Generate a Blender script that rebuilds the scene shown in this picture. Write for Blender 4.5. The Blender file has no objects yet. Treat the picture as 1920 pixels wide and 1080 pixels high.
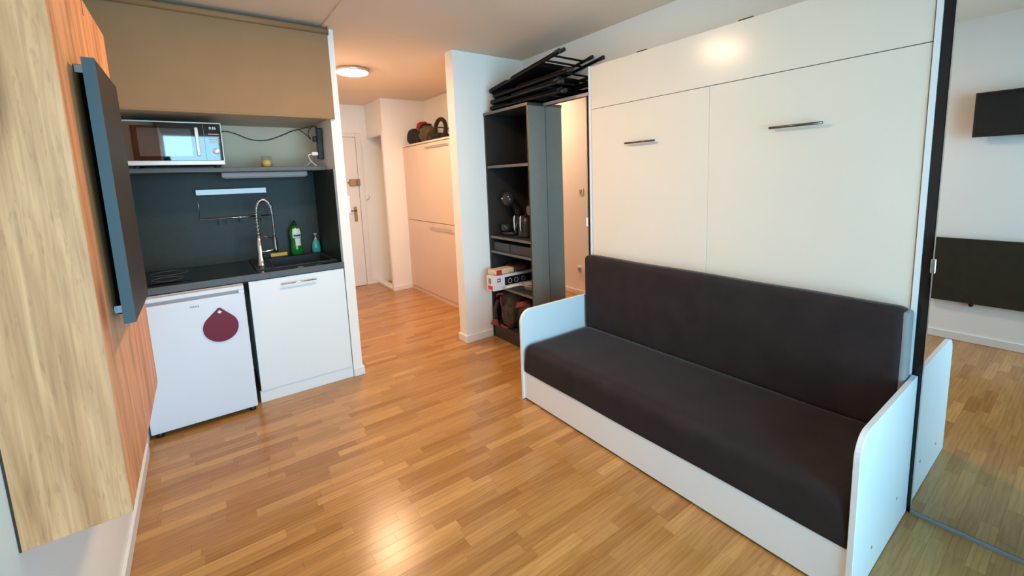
import bpy, bmesh, math, random
from mathutils import Vector, Matrix, noise
random.seed(7)
PI = math.pi
scene = bpy.context.scene
COL = scene.collection

# ------------------------------------------------------------------ camera
FPX, PX, PY = 817.7, 981.7, 442.6
RW = ((0.79917025, -0.60004963, -0.03559984), (0.10891854, 0.08630963, 0.99029662), (-0.59115451, -0.79529309, 0.13433262))
CPOS = Vector((0.377, -0.043, 1.477))
cd = bpy.data.cameras.new('camera'); cam = bpy.data.objects.new('camera', cd); COL.objects.link(cam)
cd.sensor_fit = 'HORIZONTAL'; cd.sensor_width = 36; cd.lens = FPX * 36 / 1920
cd.shift_x = (960 - PX) / 1920; cd.shift_y = (PY - 540) / 1920
cd.clip_start = 0.02; cd.clip_end = 100
m3 = Matrix(RW).transposed().to_4x4(); m3.translation = CPOS
cam.matrix_world = m3
scene.camera = cam

def project(x, y, z):
    d = Vector((x, y, z)) - CPOS
    c = [sum(RW[i][k] * d[k] for k in range(3)) for i in range(3)]
    if c[2] > -0.05: return None
    return PX + FPX * c[0] / -c[2], PY - FPX * c[1] / -c[2]

# ------------------------------------------------------------------ world, lights, exposure
SKY_STRENGTH = 12.2
LAMP_STRENGTH = 178.0
LAMP_COLOR = (1.0, 0.63, 0.39)
w = bpy.data.worlds.new('overcast_sky'); scene.world = w; w.use_nodes = True
bg = w.node_tree.nodes['Background']
bg.inputs[0].default_value = (0.375, 0.755, 1.0, 1); bg.inputs[1].default_value = SKY_STRENGTH
WY = -1.45                                  # inner face of the window wall
WX0, WX1, WZ0, WZ1 = -0.02, 2.45, 0.12, 2.33
pl = bpy.data.lights.new('window_portal', 'AREA'); pl.shape = 'RECTANGLE'; pl.size = WX1 - WX0; pl.size_y = WZ1 - WZ0
pl.cycles.is_portal = True
po = bpy.data.objects.new('window_portal', pl); COL.objects.link(po)
po.location = ((WX0 + WX1) / 2, WY - 0.16, (WZ0 + WZ1) / 2); po.rotation_euler = (PI / 2, 0, 0)
vs = scene.view_settings
vs.view_transform = 'Standard'; vs.look = 'None'; vs.gamma = 1.0; vs.exposure = 0.0; vs.use_curve_mapping = False
scene.cycles.max_bounces = 10; scene.cycles.diffuse_bounces = 6; scene.cycles.glossy_bounces = 5
scene.cycles.sample_clamp_indirect = 6.0
scene.cycles.caustics_reflective = False; scene.cycles.caustics_refractive = False

# ------------------------------------------------------------------ materials
def nt(m):
    m.use_nodes = True
    n = m.node_tree.nodes; l = m.node_tree.links
    return n, l, n['Principled BSDF']
MATS = {}
def mat(name, col, rough=0.5, metal=0.0, var=0.04, scale=6.0, bump=0.0, bscale=200.0, spec=0.5, coat=0.0, sheen=0.0, trans=0.0, ior=1.45, emis=0.0):
    if name in MATS: return MATS[name]
    m = bpy.data.materials.new(name); n, l, b = nt(m)
    b.inputs['Roughness'].default_value = rough; b.inputs['Metallic'].default_value = metal
    b.inputs['Specular IOR Level'].default_value = spec; b.inputs['Coat Weight'].default_value = coat
    b.inputs['Coat Roughness'].default_value = 0.08
    b.inputs['Sheen Weight'].default_value = sheen; b.inputs['Sheen Roughness'].default_value = 0.25
    b.inputs['Transmission Weight'].default_value = trans; b.inputs['IOR'].default_value = ior
    tc = n.new('ShaderNodeTexCoord'); no = n.new('ShaderNodeTexNoise'); no.inputs['Scale'].default_value = scale; no.inputs['Detail'].default_value = 4
    l.new(tc.outputs['Object'], no.inputs['Vector'])
    r = n.new('ShaderNodeValToRGB'); l.new(no.outputs['Fac'], r.inputs['Fac'])
    r.color_ramp.elements[0].position = 0.3; r.color_ramp.elements[1].position = 0.7
    c0 = [max(0, c * (1 - var)) for c in col]; c1 = [min(1, c * (1 + var)) for c in col]
    r.color_ramp.elements[0].color = (*c0, 1); r.color_ramp.elements[1].color = (*c1, 1)
    l.new(r.outputs['Color'], b.inputs['Base Color'])
    if emis > 0:
        b.inputs['Emission Color'].default_value = (*col, 1); b.inputs['Emission Strength'].default_value = emis
    if bump > 0:
        n2 = n.new('ShaderNodeTexNoise'); n2.inputs['Scale'].default_value = bscale; n2.inputs['Detail'].default_value = 3
        l.new(tc.outputs['Object'], n2.inputs['Vector'])
        bp = n.new('ShaderNodeBump'); bp.inputs['Strength'].default_value = bump; bp.inputs['Distance'].default_value = 0.004
        l.new(n2.outputs['Fac'], bp.inputs['Height']); l.new(bp.outputs['Normal'], b.inputs['Normal'])
    MATS[name] = m
    return m

WALL = mat('painted_plaster', (0.87, 0.87, 0.84), 0.7, var=0.012, scale=2, bump=0.12, bscale=120)
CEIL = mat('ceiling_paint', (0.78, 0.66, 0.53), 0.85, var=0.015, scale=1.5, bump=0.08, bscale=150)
TRIM = mat('white_gloss_trim', (0.82, 0.81, 0.79), 0.4, var=0.01)
WHITE = mat('white_laminate', (0.80, 0.84, 0.86), 0.24, var=0.008, scale=3)
BEDW = mat('gloss_white_laminate', (0.79, 0.765, 0.675), 0.21, var=0.01, scale=3, spec=0.4)
ENAMEL = mat('white_enamel', (0.72, 0.78, 0.87), 0.28, var=0.008)
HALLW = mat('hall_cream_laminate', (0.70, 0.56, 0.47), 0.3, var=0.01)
DARK = mat('anthracite_laminate', (0.034, 0.037, 0.031), 0.42, var=0.08, scale=30, bump=0.05, bscale=300, spec=0.25)
DARKSH = mat('dark_wardrobe_laminate', (0.034, 0.031, 0.028), 0.4, var=0.06, scale=20)
EDGEB = mat('grey_edge_band', (0.12, 0.115, 0.105), 0.45)
ENDP = mat('window_sheen_laminate', (0.17, 0.165, 0.14), 0.3, var=0.03, scale=20)  # wardrobe laminate lightened in colour for the window's grazing reflection
WORKTOP = mat('black_stone_worktop', (0.012, 0.010, 0.010), 0.16, var=0.2, scale=60, spec=0.35)
WEDGE = mat('worktop_edge', (0.085, 0.088, 0.092), 0.45, var=0.1, scale=50)
BLACK = mat('black_plastic', (0.012, 0.012, 0.013), 0.35, var=0.1)
GLOSSBLK = mat('gloss_black', (0.006, 0.006, 0.007), 0.06, var=0.05)
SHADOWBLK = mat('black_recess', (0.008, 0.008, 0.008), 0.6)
CHROME = mat('chrome', (0.82, 0.82, 0.82), 0.12, 1.0, var=0.02)
STEEL = mat('brushed_steel', (0.62, 0.62, 0.62), 0.3, 1.0, var=0.04, scale=80)
GUNMETAL = mat('dark_nickel', (0.16, 0.155, 0.15), 0.3, 1.0, var=0.05)
BRASS = mat('aged_brass', (0.42, 0.27, 0.13), 0.35, 0.9, var=0.1, scale=60)
FABRIC = mat('charcoal_velour', (0.030, 0.0235, 0.0235), 0.85, var=0.12, scale=9, bump=0.25, bscale=500, sheen=0.35, spec=0.15)
BLIND = mat('beige_blind_fabric', (0.285, 0.178, 0.088), 0.75, var=0.04, scale=5, bump=0.1, bscale=600)
SINKM = mat('black_granite_sink', (0.020, 0.022, 0.026), 0.35, var=0.2, scale=120)
RED = mat('burgundy_silicone', (0.15, 0.005, 0.024), 0.5, var=0.05)
MIRROR = mat('mirror_glass', (0.82, 0.80, 0.79), 0.0, 1.0, var=0.0)
WOODBOARD = mat('beech_board', (0.45, 0.24, 0.11), 0.5, var=0.15, scale=25)
TUBE = mat('black_enamel_tube', (0.004, 0.003, 0.003), 0.5, var=0.1, spec=0.2)
PADM = mat('black_vinyl_pad', (0.004, 0.003, 0.004), 0.7, var=0.15, spec=0.15)
BROWNF = mat('brown_canvas', (0.060, 0.044, 0.036), 0.85, var=0.25, scale=14, bump=0.4, bscale=160)
REDF = mat('red_canvas', (0.26, 0.045, 0.045), 0.8, var=0.15, scale=25)
REDKNIT = mat('red_knit', (0.28, 0.012, 0.014), 0.9, var=0.2, scale=60, bump=0.5, bscale=150)
OLIVE = mat('olive_cloth', (0.075, 0.060, 0.025), 0.85, var=0.25, scale=25)
BLKF = mat('black_cloth', (0.012, 0.009, 0.009), 0.8, var=0.2, scale=30)
PAPERW = mat('white_card', (0.80, 0.81, 0.84), 0.5, var=0.02)
LOGO = mat('red_print', (0.62, 0.02, 0.035), 0.5, var=0.03)
CREAMP = mat('cream_wrapper', (0.72, 0.55, 0.36), 0.45, var=0.25, scale=40)
DARKWOOD = mat('dark_table_board', (0.022, 0.019, 0.011), 0.45, var=0.2, scale=15)
GREENL = mat('green_bottle_liquid', (0.012, 0.16, 0.015), 0.12, var=0.1, spec=0.6)
TEAL = mat('teal_soap', (0.05, 0.42, 0.38), 0.12, var=0.08)
SPONGE = mat('yellow_sponge', (0.78, 0.52, 0.14), 0.9, var=0.12, scale=90, bump=0.5, bscale=300)
WAX = mat('candle_wax', (0.72, 0.55, 0.18), 0.5, var=0.08)
GREYP = mat('light_grey_plastic', (0.44, 0.37, 0.35), 0.45, var=0.03)
GREYD = mat('mid_grey_plastic', (0.22, 0.22, 0.22), 0.4, var=0.03)
BLUEP = mat('blue_print', (0.02, 0.04, 0.25), 0.4, var=0.05)
LABELW = mat('bottle_label_paper', (0.72, 0.74, 0.62), 0.4, var=0.12, scale=50)
LCD = mat('display_digits', (0.75, 0.85, 0.9), 0.5, emis=0.7)
JOINT = mat('floor_joint', (0.10, 0.05, 0.02), 0.8)
SOIL = mat('dark_doormat', (0.10, 0.02, 0.015), 0.9)
LAMPM = mat('lamp_diffuser', LAMP_COLOR, 0.5, var=0.0, emis=LAMP_STRENGTH)

def window_glass():
    m = bpy.data.materials.new('window_glass'); m.use_nodes = True
    n = m.node_tree.nodes; l = m.node_tree.links; n.clear()
    o = n.new('ShaderNodeOutputMaterial'); t = n.new('ShaderNodeBsdfTransparent'); g = n.new('ShaderNodeBsdfGlossy'); g.inputs['Roughness'].default_value = 0.02
    f = n.new('ShaderNodeFresnel'); f.inputs[0].default_value = 1.45; x = n.new('ShaderNodeMixShader')
    l.new(f.outputs[0], x.inputs[0]); l.new(t.outputs[0], x.inputs[1]); l.new(g.outputs[0], x.inputs[2]); l.new(x.outputs[0], o.inputs[0])
    return m
WGLASS = window_glass()

def clear_glass(name, tint, rough=0.05):
    m = bpy.data.materials.new(name); m.use_nodes = True
    n = m.node_tree.nodes; l = m.node_tree.links; n.clear()
    o = n.new('ShaderNodeOutputMaterial'); t = n.new('ShaderNodeBsdfTransparent'); t.inputs[0].default_value = (*tint, 1)
    g = n.new('ShaderNodeBsdfGlossy'); g.inputs['Roughness'].default_value = rough
    f = n.new('ShaderNodeLayerWeight'); f.inputs[0].default_value = 0.12; x = n.new('ShaderNodeMixShader')
    l.new(f.outputs['Facing'], x.inputs[0]); l.new(t.outputs[0], x.inputs[1]); l.new(g.outputs[0], x.inputs[2]); l.new(x.outputs[0], o.inputs[0])
    return m
JARGLASS = clear_glass('jar_glass', (0.95, 0.94, 0.88))
SOAPPET = clear_glass('clear_plastic', (0.75, 0.93, 0.92))

def floor_material():
    m = bpy.data.materials.new('oak_stave'); n, l, b = nt(m)
    oi = n.new('ShaderNodeObjectInfo'); ge = n.new('ShaderNodeNewGeometry')
    ad = n.new('ShaderNodeMath'); ad.operation = 'ADD'; l.new(oi.outputs['Random'], ad.inputs[0]); l.new(ge.outputs['Random Per Island'], ad.inputs[1])
    fr = n.new('ShaderNodeMath'); fr.operation = 'FRACT'; l.new(ad.outputs[0], fr.inputs[0])
    off = n.new('ShaderNodeVectorMath'); off.operation = 'SCALE'; off.inputs[0].default_value = (37, 91, 53); l.new(fr.outputs[0], off.inputs['Scale'])
    av = n.new('ShaderNodeVectorMath'); l.new(ge.outputs['Position'], av.inputs[0]); l.new(off.outputs[0], av.inputs[1])
    mp = n.new('ShaderNodeMapping'); mp.inputs['Scale'].default_value = (2.6, 30, 1); l.new(av.outputs[0], mp.inputs['Vector'])
    g = n.new('ShaderNodeTexNoise'); g.inputs['Scale'].default_value = 1.6; g.inputs['Detail'].default_value = 7; g.inputs['Distortion'].default_value = 0.9
    l.new(mp.outputs[0], g.inputs['Vector'])
    mp2 = n.new('ShaderNodeMapping'); mp2.inputs['Scale'].default_value = (3.0, 14, 1); l.new(av.outputs[0], mp2.inputs['Vector'])
    wv = n.new('ShaderNodeTexWave'); wv.wave_type = 'RINGS'; wv.inputs['Scale'].default_value = 1.1; wv.inputs['Distortion'].default_value = 5; wv.inputs['Detail'].default_value = 3; wv.inputs['Detail Scale'].default_value = 1.5
    l.new(mp2.outputs[0], wv.inputs['Vector'])
    tone = n.new('ShaderNodeValToRGB'); l.new(fr.outputs[0], tone.inputs['Fac'])
    e = tone.color_ramp.elements; e[0].position = 0.0; e[0].color = (0.35, 0.162, 0.043, 1); e[1].position = 1.0; e[1].color = (0.56, 0.305, 0.100, 1)
    for p, c in ((0.25, (0.41, 0.204, 0.060, 1)), (0.55, (0.445, 0.228, 0.070, 1)), (0.8, (0.48, 0.250, 0.078, 1))):
        q = e.new(p); q.color = c
    gr = n.new('ShaderNodeValToRGB'); l.new(g.outputs['Fac'], gr.inputs['Fac'])
    gr.color_ramp.elements[0].position = 0.32; gr.color_ramp.elements[0].color = (0.86, 0.83, 0.79, 1); gr.color_ramp.elements[1].position = 0.62; gr.color_ramp.elements[1].color = (1.04, 1.04, 1.04, 1)
    wr = n.new('ShaderNodeValToRGB'); l.new(wv.outputs['Fac'], wr.inputs['Fac'])
    wr.color_ramp.elements[0].position = 0.0; wr.color_ramp.elements[0].color = (0.86, 0.83, 0.80, 1); wr.color_ramp.elements[1].position = 0.35; wr.color_ramp.elements[1].color = (1, 1, 1, 1)
    mu = n.new('ShaderNodeMix'); mu.data_type = 'RGBA'; mu.blend_type = 'MULTIPLY'; mu.inputs['Factor'].default_value = 1
    l.new(tone.outputs[0], mu.inputs['A']); l.new(gr.outputs[0], mu.inputs['B'])
    mu2 = n.new('ShaderNodeMix'); mu2.data_type = 'RGBA'; mu2.blend_type = 'MULTIPLY'; mu2.inputs['Factor'].default_value = 0.8
    l.new(mu.outputs['Result'], mu2.inputs['A']); l.new(wr.outputs[0], mu2.inputs['B'])
    l.new(mu2.outputs['Result'], b.inputs['Base Color'])
    b.inputs['Roughness'].default_value = 0.235; b.inputs['Specular IOR Level'].default_value = 0.5
    bp = n.new('ShaderNodeBump'); bp.inputs['Strength'].default_value = 0.06; bp.inputs['Distance'].default_value = 0.001
    l.new(g.outputs['Fac'], bp.inputs['Height']); l.new(bp.outputs['Normal'], b.inputs['Normal'])
    return m
OAK = floor_material()

def cabinet_wood():
    m = bpy.data.materials.new('rustic_oak_veneer'); n, l, b = nt(m)
    tc = n.new('ShaderNodeTexCoord')
    mp = n.new('ShaderNodeMapping'); mp.inputs['Scale'].default_value = (9, 9, 0.9); l.new(tc.outputs['Object'], mp.inputs['Vector'])
    wob = n.new('ShaderNodeTexNoise'); wob.inputs['Scale'].default_value = 1.3; wob.inputs['Detail'].default_value = 3; wob.inputs['Distortion'].default_value = 0.6
    l.new(mp.outputs[0], wob.inputs['Vector'])
    mp2 = n.new('ShaderNodeMapping'); mp2.inputs['Scale'].default_value = (70, 70, 3.0); l.new(tc.outputs['Object'], mp2.inputs['Vector'])
    fi = n.new('ShaderNodeTexNoise'); fi.inputs['Scale'].default_value = 1.4; fi.inputs['Detail'].default_value = 6; fi.inputs['Distortion'].default_value = 1.0
    l.new(mp2.outputs[0], fi.inputs['Vector'])
    r1 = n.new('ShaderNodeValToRGB'); l.new(wob.outputs['Fac'], r1.inputs['Fac'])
    e = r1.color_ramp.elements; e[0].position = 0.28; e[0].color = (0.40, 0.155, 0.056, 1); e[1].position = 0.72; e[1].color = (0.80, 0.385, 0.180, 1)
    q = e.new(0.42); q.color = (0.65, 0.290, 0.120, 1); q = e.new(0.55); q.color = (0.75, 0.355, 0.160, 1)
    r2 = n.new('ShaderNodeValToRGB'); l.new(fi.outputs['Fac'], r2.inputs['Fac'])
    r2.color_ramp.elements[0].position = 0.3; r2.color_ramp.elements[0].color = (0.78, 0.74, 0.70, 1); r2.color_ramp.elements[1].position = 0.6; r2.color_ramp.elements[1].color = (1.03, 1.03, 1.03, 1)
    wv = n.new('ShaderNodeTexWave'); wv.wave_type = 'BANDS'; wv.bands_direction = 'DIAGONAL'; wv.inputs['Scale'].default_value = 1.0; wv.inputs['Distortion'].default_value = 7.0; wv.inputs['Detail'].default_value = 3; wv.inputs['Detail Scale'].default_value = 0.8
    l.new(mp.outputs[0], wv.inputs['Vector'])
    rw = n.new('ShaderNodeValToRGB'); l.new(wv.outputs['Fac'], rw.inputs['Fac']); rw.color_ramp.elements[0].color = (0.86, 0.83, 0.80, 1); rw.color_ramp.elements[1].position = 0.45; rw.color_ramp.elements[1].color = (1, 1, 1, 1)
    mpk = n.new('ShaderNodeMapping'); mpk.inputs['Scale'].default_value = (7, 7, 3.2); mpk.inputs['Location'].default_value = (0.3, 0.7, 0.15); l.new(tc.outputs['Object'], mpk.inputs['Vector'])
    vo = n.new('ShaderNodeTexVoronoi'); vo.inputs['Scale'].default_value = 0.8; l.new(mpk.outputs[0], vo.inputs['Vector'])
    rk = n.new('ShaderNodeValToRGB'); l.new(vo.outputs['Distance'], rk.inputs['Fac'])
    rk.color_ramp.elements[0].position = 0.06; rk.color_ramp.elements[0].color = (0.42, 0.34, 0.27, 1); rk.color_ramp.elements[1].position = 0.26; rk.color_ramp.elements[1].color = (1, 1, 1, 1)
    m1 = n.new('ShaderNodeMix'); m1.data_type = 'RGBA'; m1.blend_type = 'MULTIPLY'; m1.inputs['Factor'].default_value = 1; l.new(r1.outputs[0], m1.inputs['A']); l.new(r2.outputs[0], m1.inputs['B'])
    m2 = n.new('ShaderNodeMix'); m2.data_type = 'RGBA'; m2.blend_type = 'MULTIPLY'; m2.inputs['Factor'].default_value = 0.8; l.new(m1.outputs['Result'], m2.inputs['A']); l.new(rk.outputs[0], m2.inputs['B'])
    mpf = n.new('ShaderNodeMapping'); mpf.inputs['Scale'].default_value = (150, 150, 22); l.new(tc.outputs['Object'], mpf.inputs['Vector'])
    fk = n.new('ShaderNodeTexNoise'); fk.inputs['Scale'].default_value = 1.0; fk.inputs['Detail'].default_value = 2; l.new(mpf.outputs[0], fk.inputs['Vector'])
    rf_ = n.new('ShaderNodeValToRGB'); l.new(fk.outputs['Fac'], rf_.inputs['Fac']); rf_.color_ramp.elements[0].position = 0.30; rf_.color_ramp.elements[0].color = (0.66, 0.58, 0.52, 1); rf_.color_ramp.elements[1].position = 0.38; rf_.color_ramp.elements[1].color = (1, 1, 1, 1)
    m4_ = n.new('ShaderNodeMix'); m4_.data_type = 'RGBA'; m4_.blend_type = 'MULTIPLY'; m4_.inputs['Factor'].default_value = 0.42; l.new(m2.outputs['Result'], m4_.inputs['A']); l.new(rf_.outputs[0], m4_.inputs['B'])
    m3_ = n.new('ShaderNodeMix'); m3_.data_type = 'RGBA'; m3_.blend_type = 'MULTIPLY'; m3_.inputs['Factor'].default_value = 0.9; l.new(m4_.outputs['Result'], m3_.inputs['A']); l.new(rw.outputs[0], m3_.inputs['B'])
    l.new(m3_.outputs['Result'], b.inputs['Base Color'])
    b.inputs['Roughness'].default_value = 0.5
    bp = n.new('ShaderNodeBump'); bp.inputs['Strength'].default_value = 0.12; bp.inputs['Distance'].default_value = 0.002
    l.new(fi.outputs['Fac'], bp.inputs['Height']); l.new(bp.outputs['Normal'], b.inputs['Normal'])
    return m
WOOD = cabinet_wood()

# ------------------------------------------------------------------ mesh helpers
ORG = {}
def BM(): return bmesh.new()
def box(bm, x0, x1, y0, y1, z0, z1, bev=0.0, seg=1):
    n0 = set(bm.verts)
    r = bmesh.ops.create_cube(bm, size=1)
    for v in r['verts']:
        v.co = Vector(((x0 + x1) / 2 + v.co.x * (x1 - x0), (y0 + y1) / 2 + v.co.y * (y1 - y0), (z0 + z1) / 2 + v.co.z * (z1 - z0)))
    if bev > 0:
        ed = {e for v in r['verts'] for e in v.link_edges}
        bmesh.ops.bevel(bm, geom=list(ed), offset=bev, segments=seg, profile=0.5, affect='EDGES', clamp_overlap=True)
    return bm
def B(x0, x1, y0, y1, z0, z1, bev=0.0, seg=1): return box(BM(), x0, x1, y0, y1, z0, z1, bev, seg)
def tube(bm, pts, r, n=8, closed=False, radii=None):
    pts = [Vector(p) for p in pts]; N = len(pts); rings = []
    up = Vector((0, 0, 1)); prev = None
    for i, p in enumerate(pts):
        a = pts[(i - 1) % N] if (closed or i > 0) else p; c = pts[(i + 1) % N] if (closed or i < N - 1) else p
        t = (c - a).normalized()
        if prev is None:
            s = t.cross(up)
            if s.length < 1e-3: s = t.cross(Vector((1, 0, 0)))
        else:
            s = prev - t * prev.dot(t)
        s.normalize(); prev = s; q = t.cross(s)
        rr = radii[i] if radii else r
        rings.append([bm.verts.new(p + (s * math.cos(2 * PI * k / n) + q * math.sin(2 * PI * k / n)) * rr) for k in range(n)])
    for i in range(N if closed else N - 1):
        A, C = rings[i], rings[(i + 1) % N]
        for k in range(n): 
            f = bm.faces.new((A[k], A[(k + 1) % n], C[(k + 1) % n], C[k])); f.smooth = True
    if not closed:
        bm.faces.new(rings[0][::-1]); bm.faces.new(rings[-1])
    return bm
def lathe(bm, prof, c=(0, 0, 0), n=24, sx=1.0, sy=1.0, axis='z'):
    rings = []
    for r, z in prof:
        ring = []
        for k in range(n):
            a = 2 * PI * k / n; x, y = r * sx * math.cos(a), r * sy * math.sin(a)
            co = (x, y, z) if axis == 'z' else ((z, x, y) if axis == 'x' else (x, z, y))
            ring.append(bm.verts.new(Vector(c) + Vector(co)))
        rings.append(ring)
    for A, C in zip(rings, rings[1:]):
        for k in range(n):
            f = bm.faces.new((A[k], A[(k + 1) % n], C[(k + 1) % n], C[k])); f.smooth = True
    bm.faces.new(rings[0][::-1]); bm.faces.new(rings[-1])
    return bm
def prism(bm, poly, y0, y1, axis='y', bev=0.0, seg=1):
    # poly: (a, b) pairs; axis y -> (x, z); axis x -> (y, z); axis z -> (x, y)
    def mk(p, t): return {'y': (p[0], t, p[1]), 'x': (t, p[0], p[1]), 'z': (p[0], p[1], t)}[axis]
    A = [bm.verts.new(mk(p, y0)) for p in poly]; C = [bm.verts.new(mk(p, y1)) for p in poly]
    f0 = bm.faces.new(A); f1 = bm.faces.new(C[::-1]); n = len(poly)
    for i in range(n): bm.faces.new((A[(i + 1) % n], A[i], C[i], C[(i + 1) % n]))
    bmesh.ops.recalc_face_normals(bm, faces=bm.faces[:])
    if bev > 0:
        bmesh.ops.bevel(bm, geom=list(set(f0.edges) | set(f1.edges)), offset=bev, segments=seg, profile=0.5, affect='EDGES')
    return bm
def blob(bm, c, rad, amp=0.15, freq=6.0, seed=0, sub=3, flat=None):
    r = bmesh.ops.create_icosphere(bm, subdivisions=sub, radius=1)
    for v in r['verts']:
        d = v.co.normalized(); k = 1 + amp * noise.noise(d * freq * 0.35 + Vector((seed * 3.1, seed, 0)))
        # superellipsoid-ish
        s = [math.copysign(abs(t) ** 0.7, t) for t in d]
        v.co = Vector((c[0] + s[0] * rad[0] * k, c[1] + s[1] * rad[1] * k, c[2] + s[2] * rad[2] * k))
        if flat is not None and v.co.z < flat: v.co.z = flat + (v.co.z - flat) * 0.02
    for f in bm.faces: f.smooth = True
    return bm
def cushion(x0, x1, y0, y1, z0, z1, r0, nx, ny, nz, amp=0.003, seed=0.0, rb=None):
    # rounded box built from a subdivided cube, slightly uneven like stuffed fabric
    bm = BM(); hx, hy, hz = (x1 - x0) / 2, (y1 - y0) / 2, (z1 - z0) / 2; c = Vector(((x0 + x1) / 2, (y0 + y1) / 2, (z0 + z1) / 2))
    vd = {}
    def V(i, j, k):
        if (i, j, k) not in vd:
            def g(t, n, h):
                q = 2 * t / n - 1
                return math.copysign(1 - (1 - abs(q)) ** 1.6, q) * h
            p = Vector((g(i, nx, hx), g(j, ny, hy), g(k, nz, hz)))
            f_ = (p.z + hz) / (2 * hz); f_ = f_ * f_ * (3 - 2 * f_); r = r0 if rb is None else rb + (r0 - rb) * f_
            inn = Vector((max(-hx + r, min(hx - r, p.x)), max(-hy + r, min(hy - r, p.y)), max(-hz + r, min(hz - r, p.z))))
            d = p - inn
            if d.length > 1e-9: p = inn + d.normalized() * r if sum(abs(a) > 1e-9 for a in d) > 1 else p
            q = p + c
            p += Vector((noise.noise(q * 3.1 + Vector((seed, 0, 0))), noise.noise(q * 3.7 + Vector((0, seed, 3))), noise.noise(q * 2.9 + Vector((5, 0, seed))))) * amp
            vd[(i, j, k)] = bm.verts.new(p + c)
        return vd[(i, j, k)]
    def face(a):
        f = bm.faces.new(a); f.smooth = True
    for i in range(nx):
        for j in range(ny):
            face((V(i, j, 0), V(i, j + 1, 0), V(i + 1, j + 1, 0), V(i + 1, j, 0))); face((V(i, j, nz), V(i + 1, j, nz), V(i + 1, j + 1, nz), V(i, j + 1, nz)))
    for i in range(nx):
        for k in range(nz):
            face((V(i, 0, k), V(i + 1, 0, k), V(i + 1, 0, k + 1), V(i, 0, k + 1))); face((V(i, ny, k), V(i, ny, k + 1), V(i + 1, ny, k + 1), V(i + 1, ny, k)))
    for j in range(ny):
        for k in range(nz):
            face((V(0, j, k), V(0, j, k + 1), V(0, j + 1, k + 1), V(0, j + 1, k))); face((V(nx, j, k), V(nx, j + 1, k), V(nx, j + 1, k + 1), V(nx, j, k + 1)))
    return bm

def obj(name, bm, m, parent=None, org=None):
    me = bpy.data.meshes.new(name)
    if org is None:
        if parent is not None: org = ORG[parent.name]
        else:
            vs_ = [v.co for v in bm.verts]
            org = Vector(((min(v.x for v in vs_) + max(v.x for v in vs_)) / 2, (min(v.y for v in vs_) + max(v.y for v in vs_)) / 2, min(v.z for v in vs_)))
    org = Vector(org)
    bmesh.ops.translate(bm, verts=bm.verts[:], vec=-org)
    bm.normal_update(); bm.to_mesh(me); bm.free()
    me.materials.append(m)
    o = bpy.data.objects.new(name, me); COL.objects.link(o)
    if parent is not None:
        o.parent = parent; o.location = org - ORG[parent.name]
    else: o.location = org
    ORG[o.name] = org
    return o
def thing(name, label, cat, loc, group=None):
    o = bpy.data.objects.new(name, None); COL.objects.link(o); o.location = loc; o.empty_display_size = 0.1
    ORG[o.name] = Vector(loc); o['label'] = label; o['category'] = cat
    if group: o['group'] = group
    return o
def tag(o, label, cat, group=None):
    o['label'] = label; o['category'] = cat
    if group: o['group'] = group
    return o
def struct(name, bm, m, label, cat):
    o = obj(name, bm, m); o['kind'] = 'structure'; o['label'] = label; o['category'] = cat
    return o
def text(name, s, size, loc, rot, m, parent, depth=0.0005):
    cu = bpy.data.curves.new(name, 'FONT'); cu.body = s; cu.size = size; cu.extrude = depth; cu.align_x = 'CENTER'; cu.align_y = 'CENTER'
    t = bpy.data.objects.new('tmp', cu); COL.objects.link(t)
    dg = bpy.context.evaluated_depsgraph_get(); me = bpy.data.meshes.new_from_object(t.evaluated_get(dg))
    bpy.data.objects.remove(t)
    me.transform(Matrix.Translation(Vector(loc)) @ rot.to_4x4())
    bm = BM(); bm.from_mesh(me); bpy.data.meshes.remove(me)
    return obj(name, bm, m, parent)
ROT_FRONT = Matrix.Rotation(PI / 2, 3, 'X')       # text facing -Y

# ------------------------------------------------------------------ the room shell
H = 2.547
KY, KB = 3.325, 4.02            # kitchen front, niche back
XP0, XP1 = 1.205, 1.272         # partition between kitchen and hall
XR = 2.94                       # long wall behind the bed
SY0, SY1, SX = 3.335, 3.46, 2.21
HE, HD = 5.674, 6.335           # hall return wall, entrance door wall
XO, XHR = 2.406, 3.007

fl = struct('floor', B(-0.1, 3.2, WY - 0.2, 6.6, -0.14, -0.0125), JOINT, 'oak strip parquet floor running through room and hallway', 'floor')
SW = 0.0535
def stave_mesh(L):
    bm = BM(); g = 0.00015; c = 0.0004; x1 = L - g; y1 = SW - g
    lo = [bm.verts.new((a, b, -0.0125)) for a, b in ((g, g), (x1, g), (x1, y1), (g, y1))]
    mi = [bm.verts.new((a, b, -c)) for a, b in ((g, g), (x1, g), (x1, y1), (g, y1))]
    to = [bm.verts.new((a, b, 0)) for a, b in ((g + c, g + c), (x1 - c, g + c), (x1 - c, y1 - c), (g + c, y1 - c))]
    bm.faces.new(to)
    for i in range(4):
        j = (i + 1) % 4
        bm.faces.new((lo[i], lo[j], mi[j], mi[i])); bm.faces.new((mi[i], mi[j], to[j], to[i]))
    return bm
LENS = (0.26, 0.32, 0.38, 0.44, 0.50)
SM = {}
for L in LENS:
    me = bpy.data.meshes.new('plank'); b_ = stave_mesh(L); b_.to_mesh(me); b_.free(); me.materials.append(OAK); SM[L] = me
staves = []
rf = random.Random(11); y = WY - 0.16; row = 0
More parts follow.
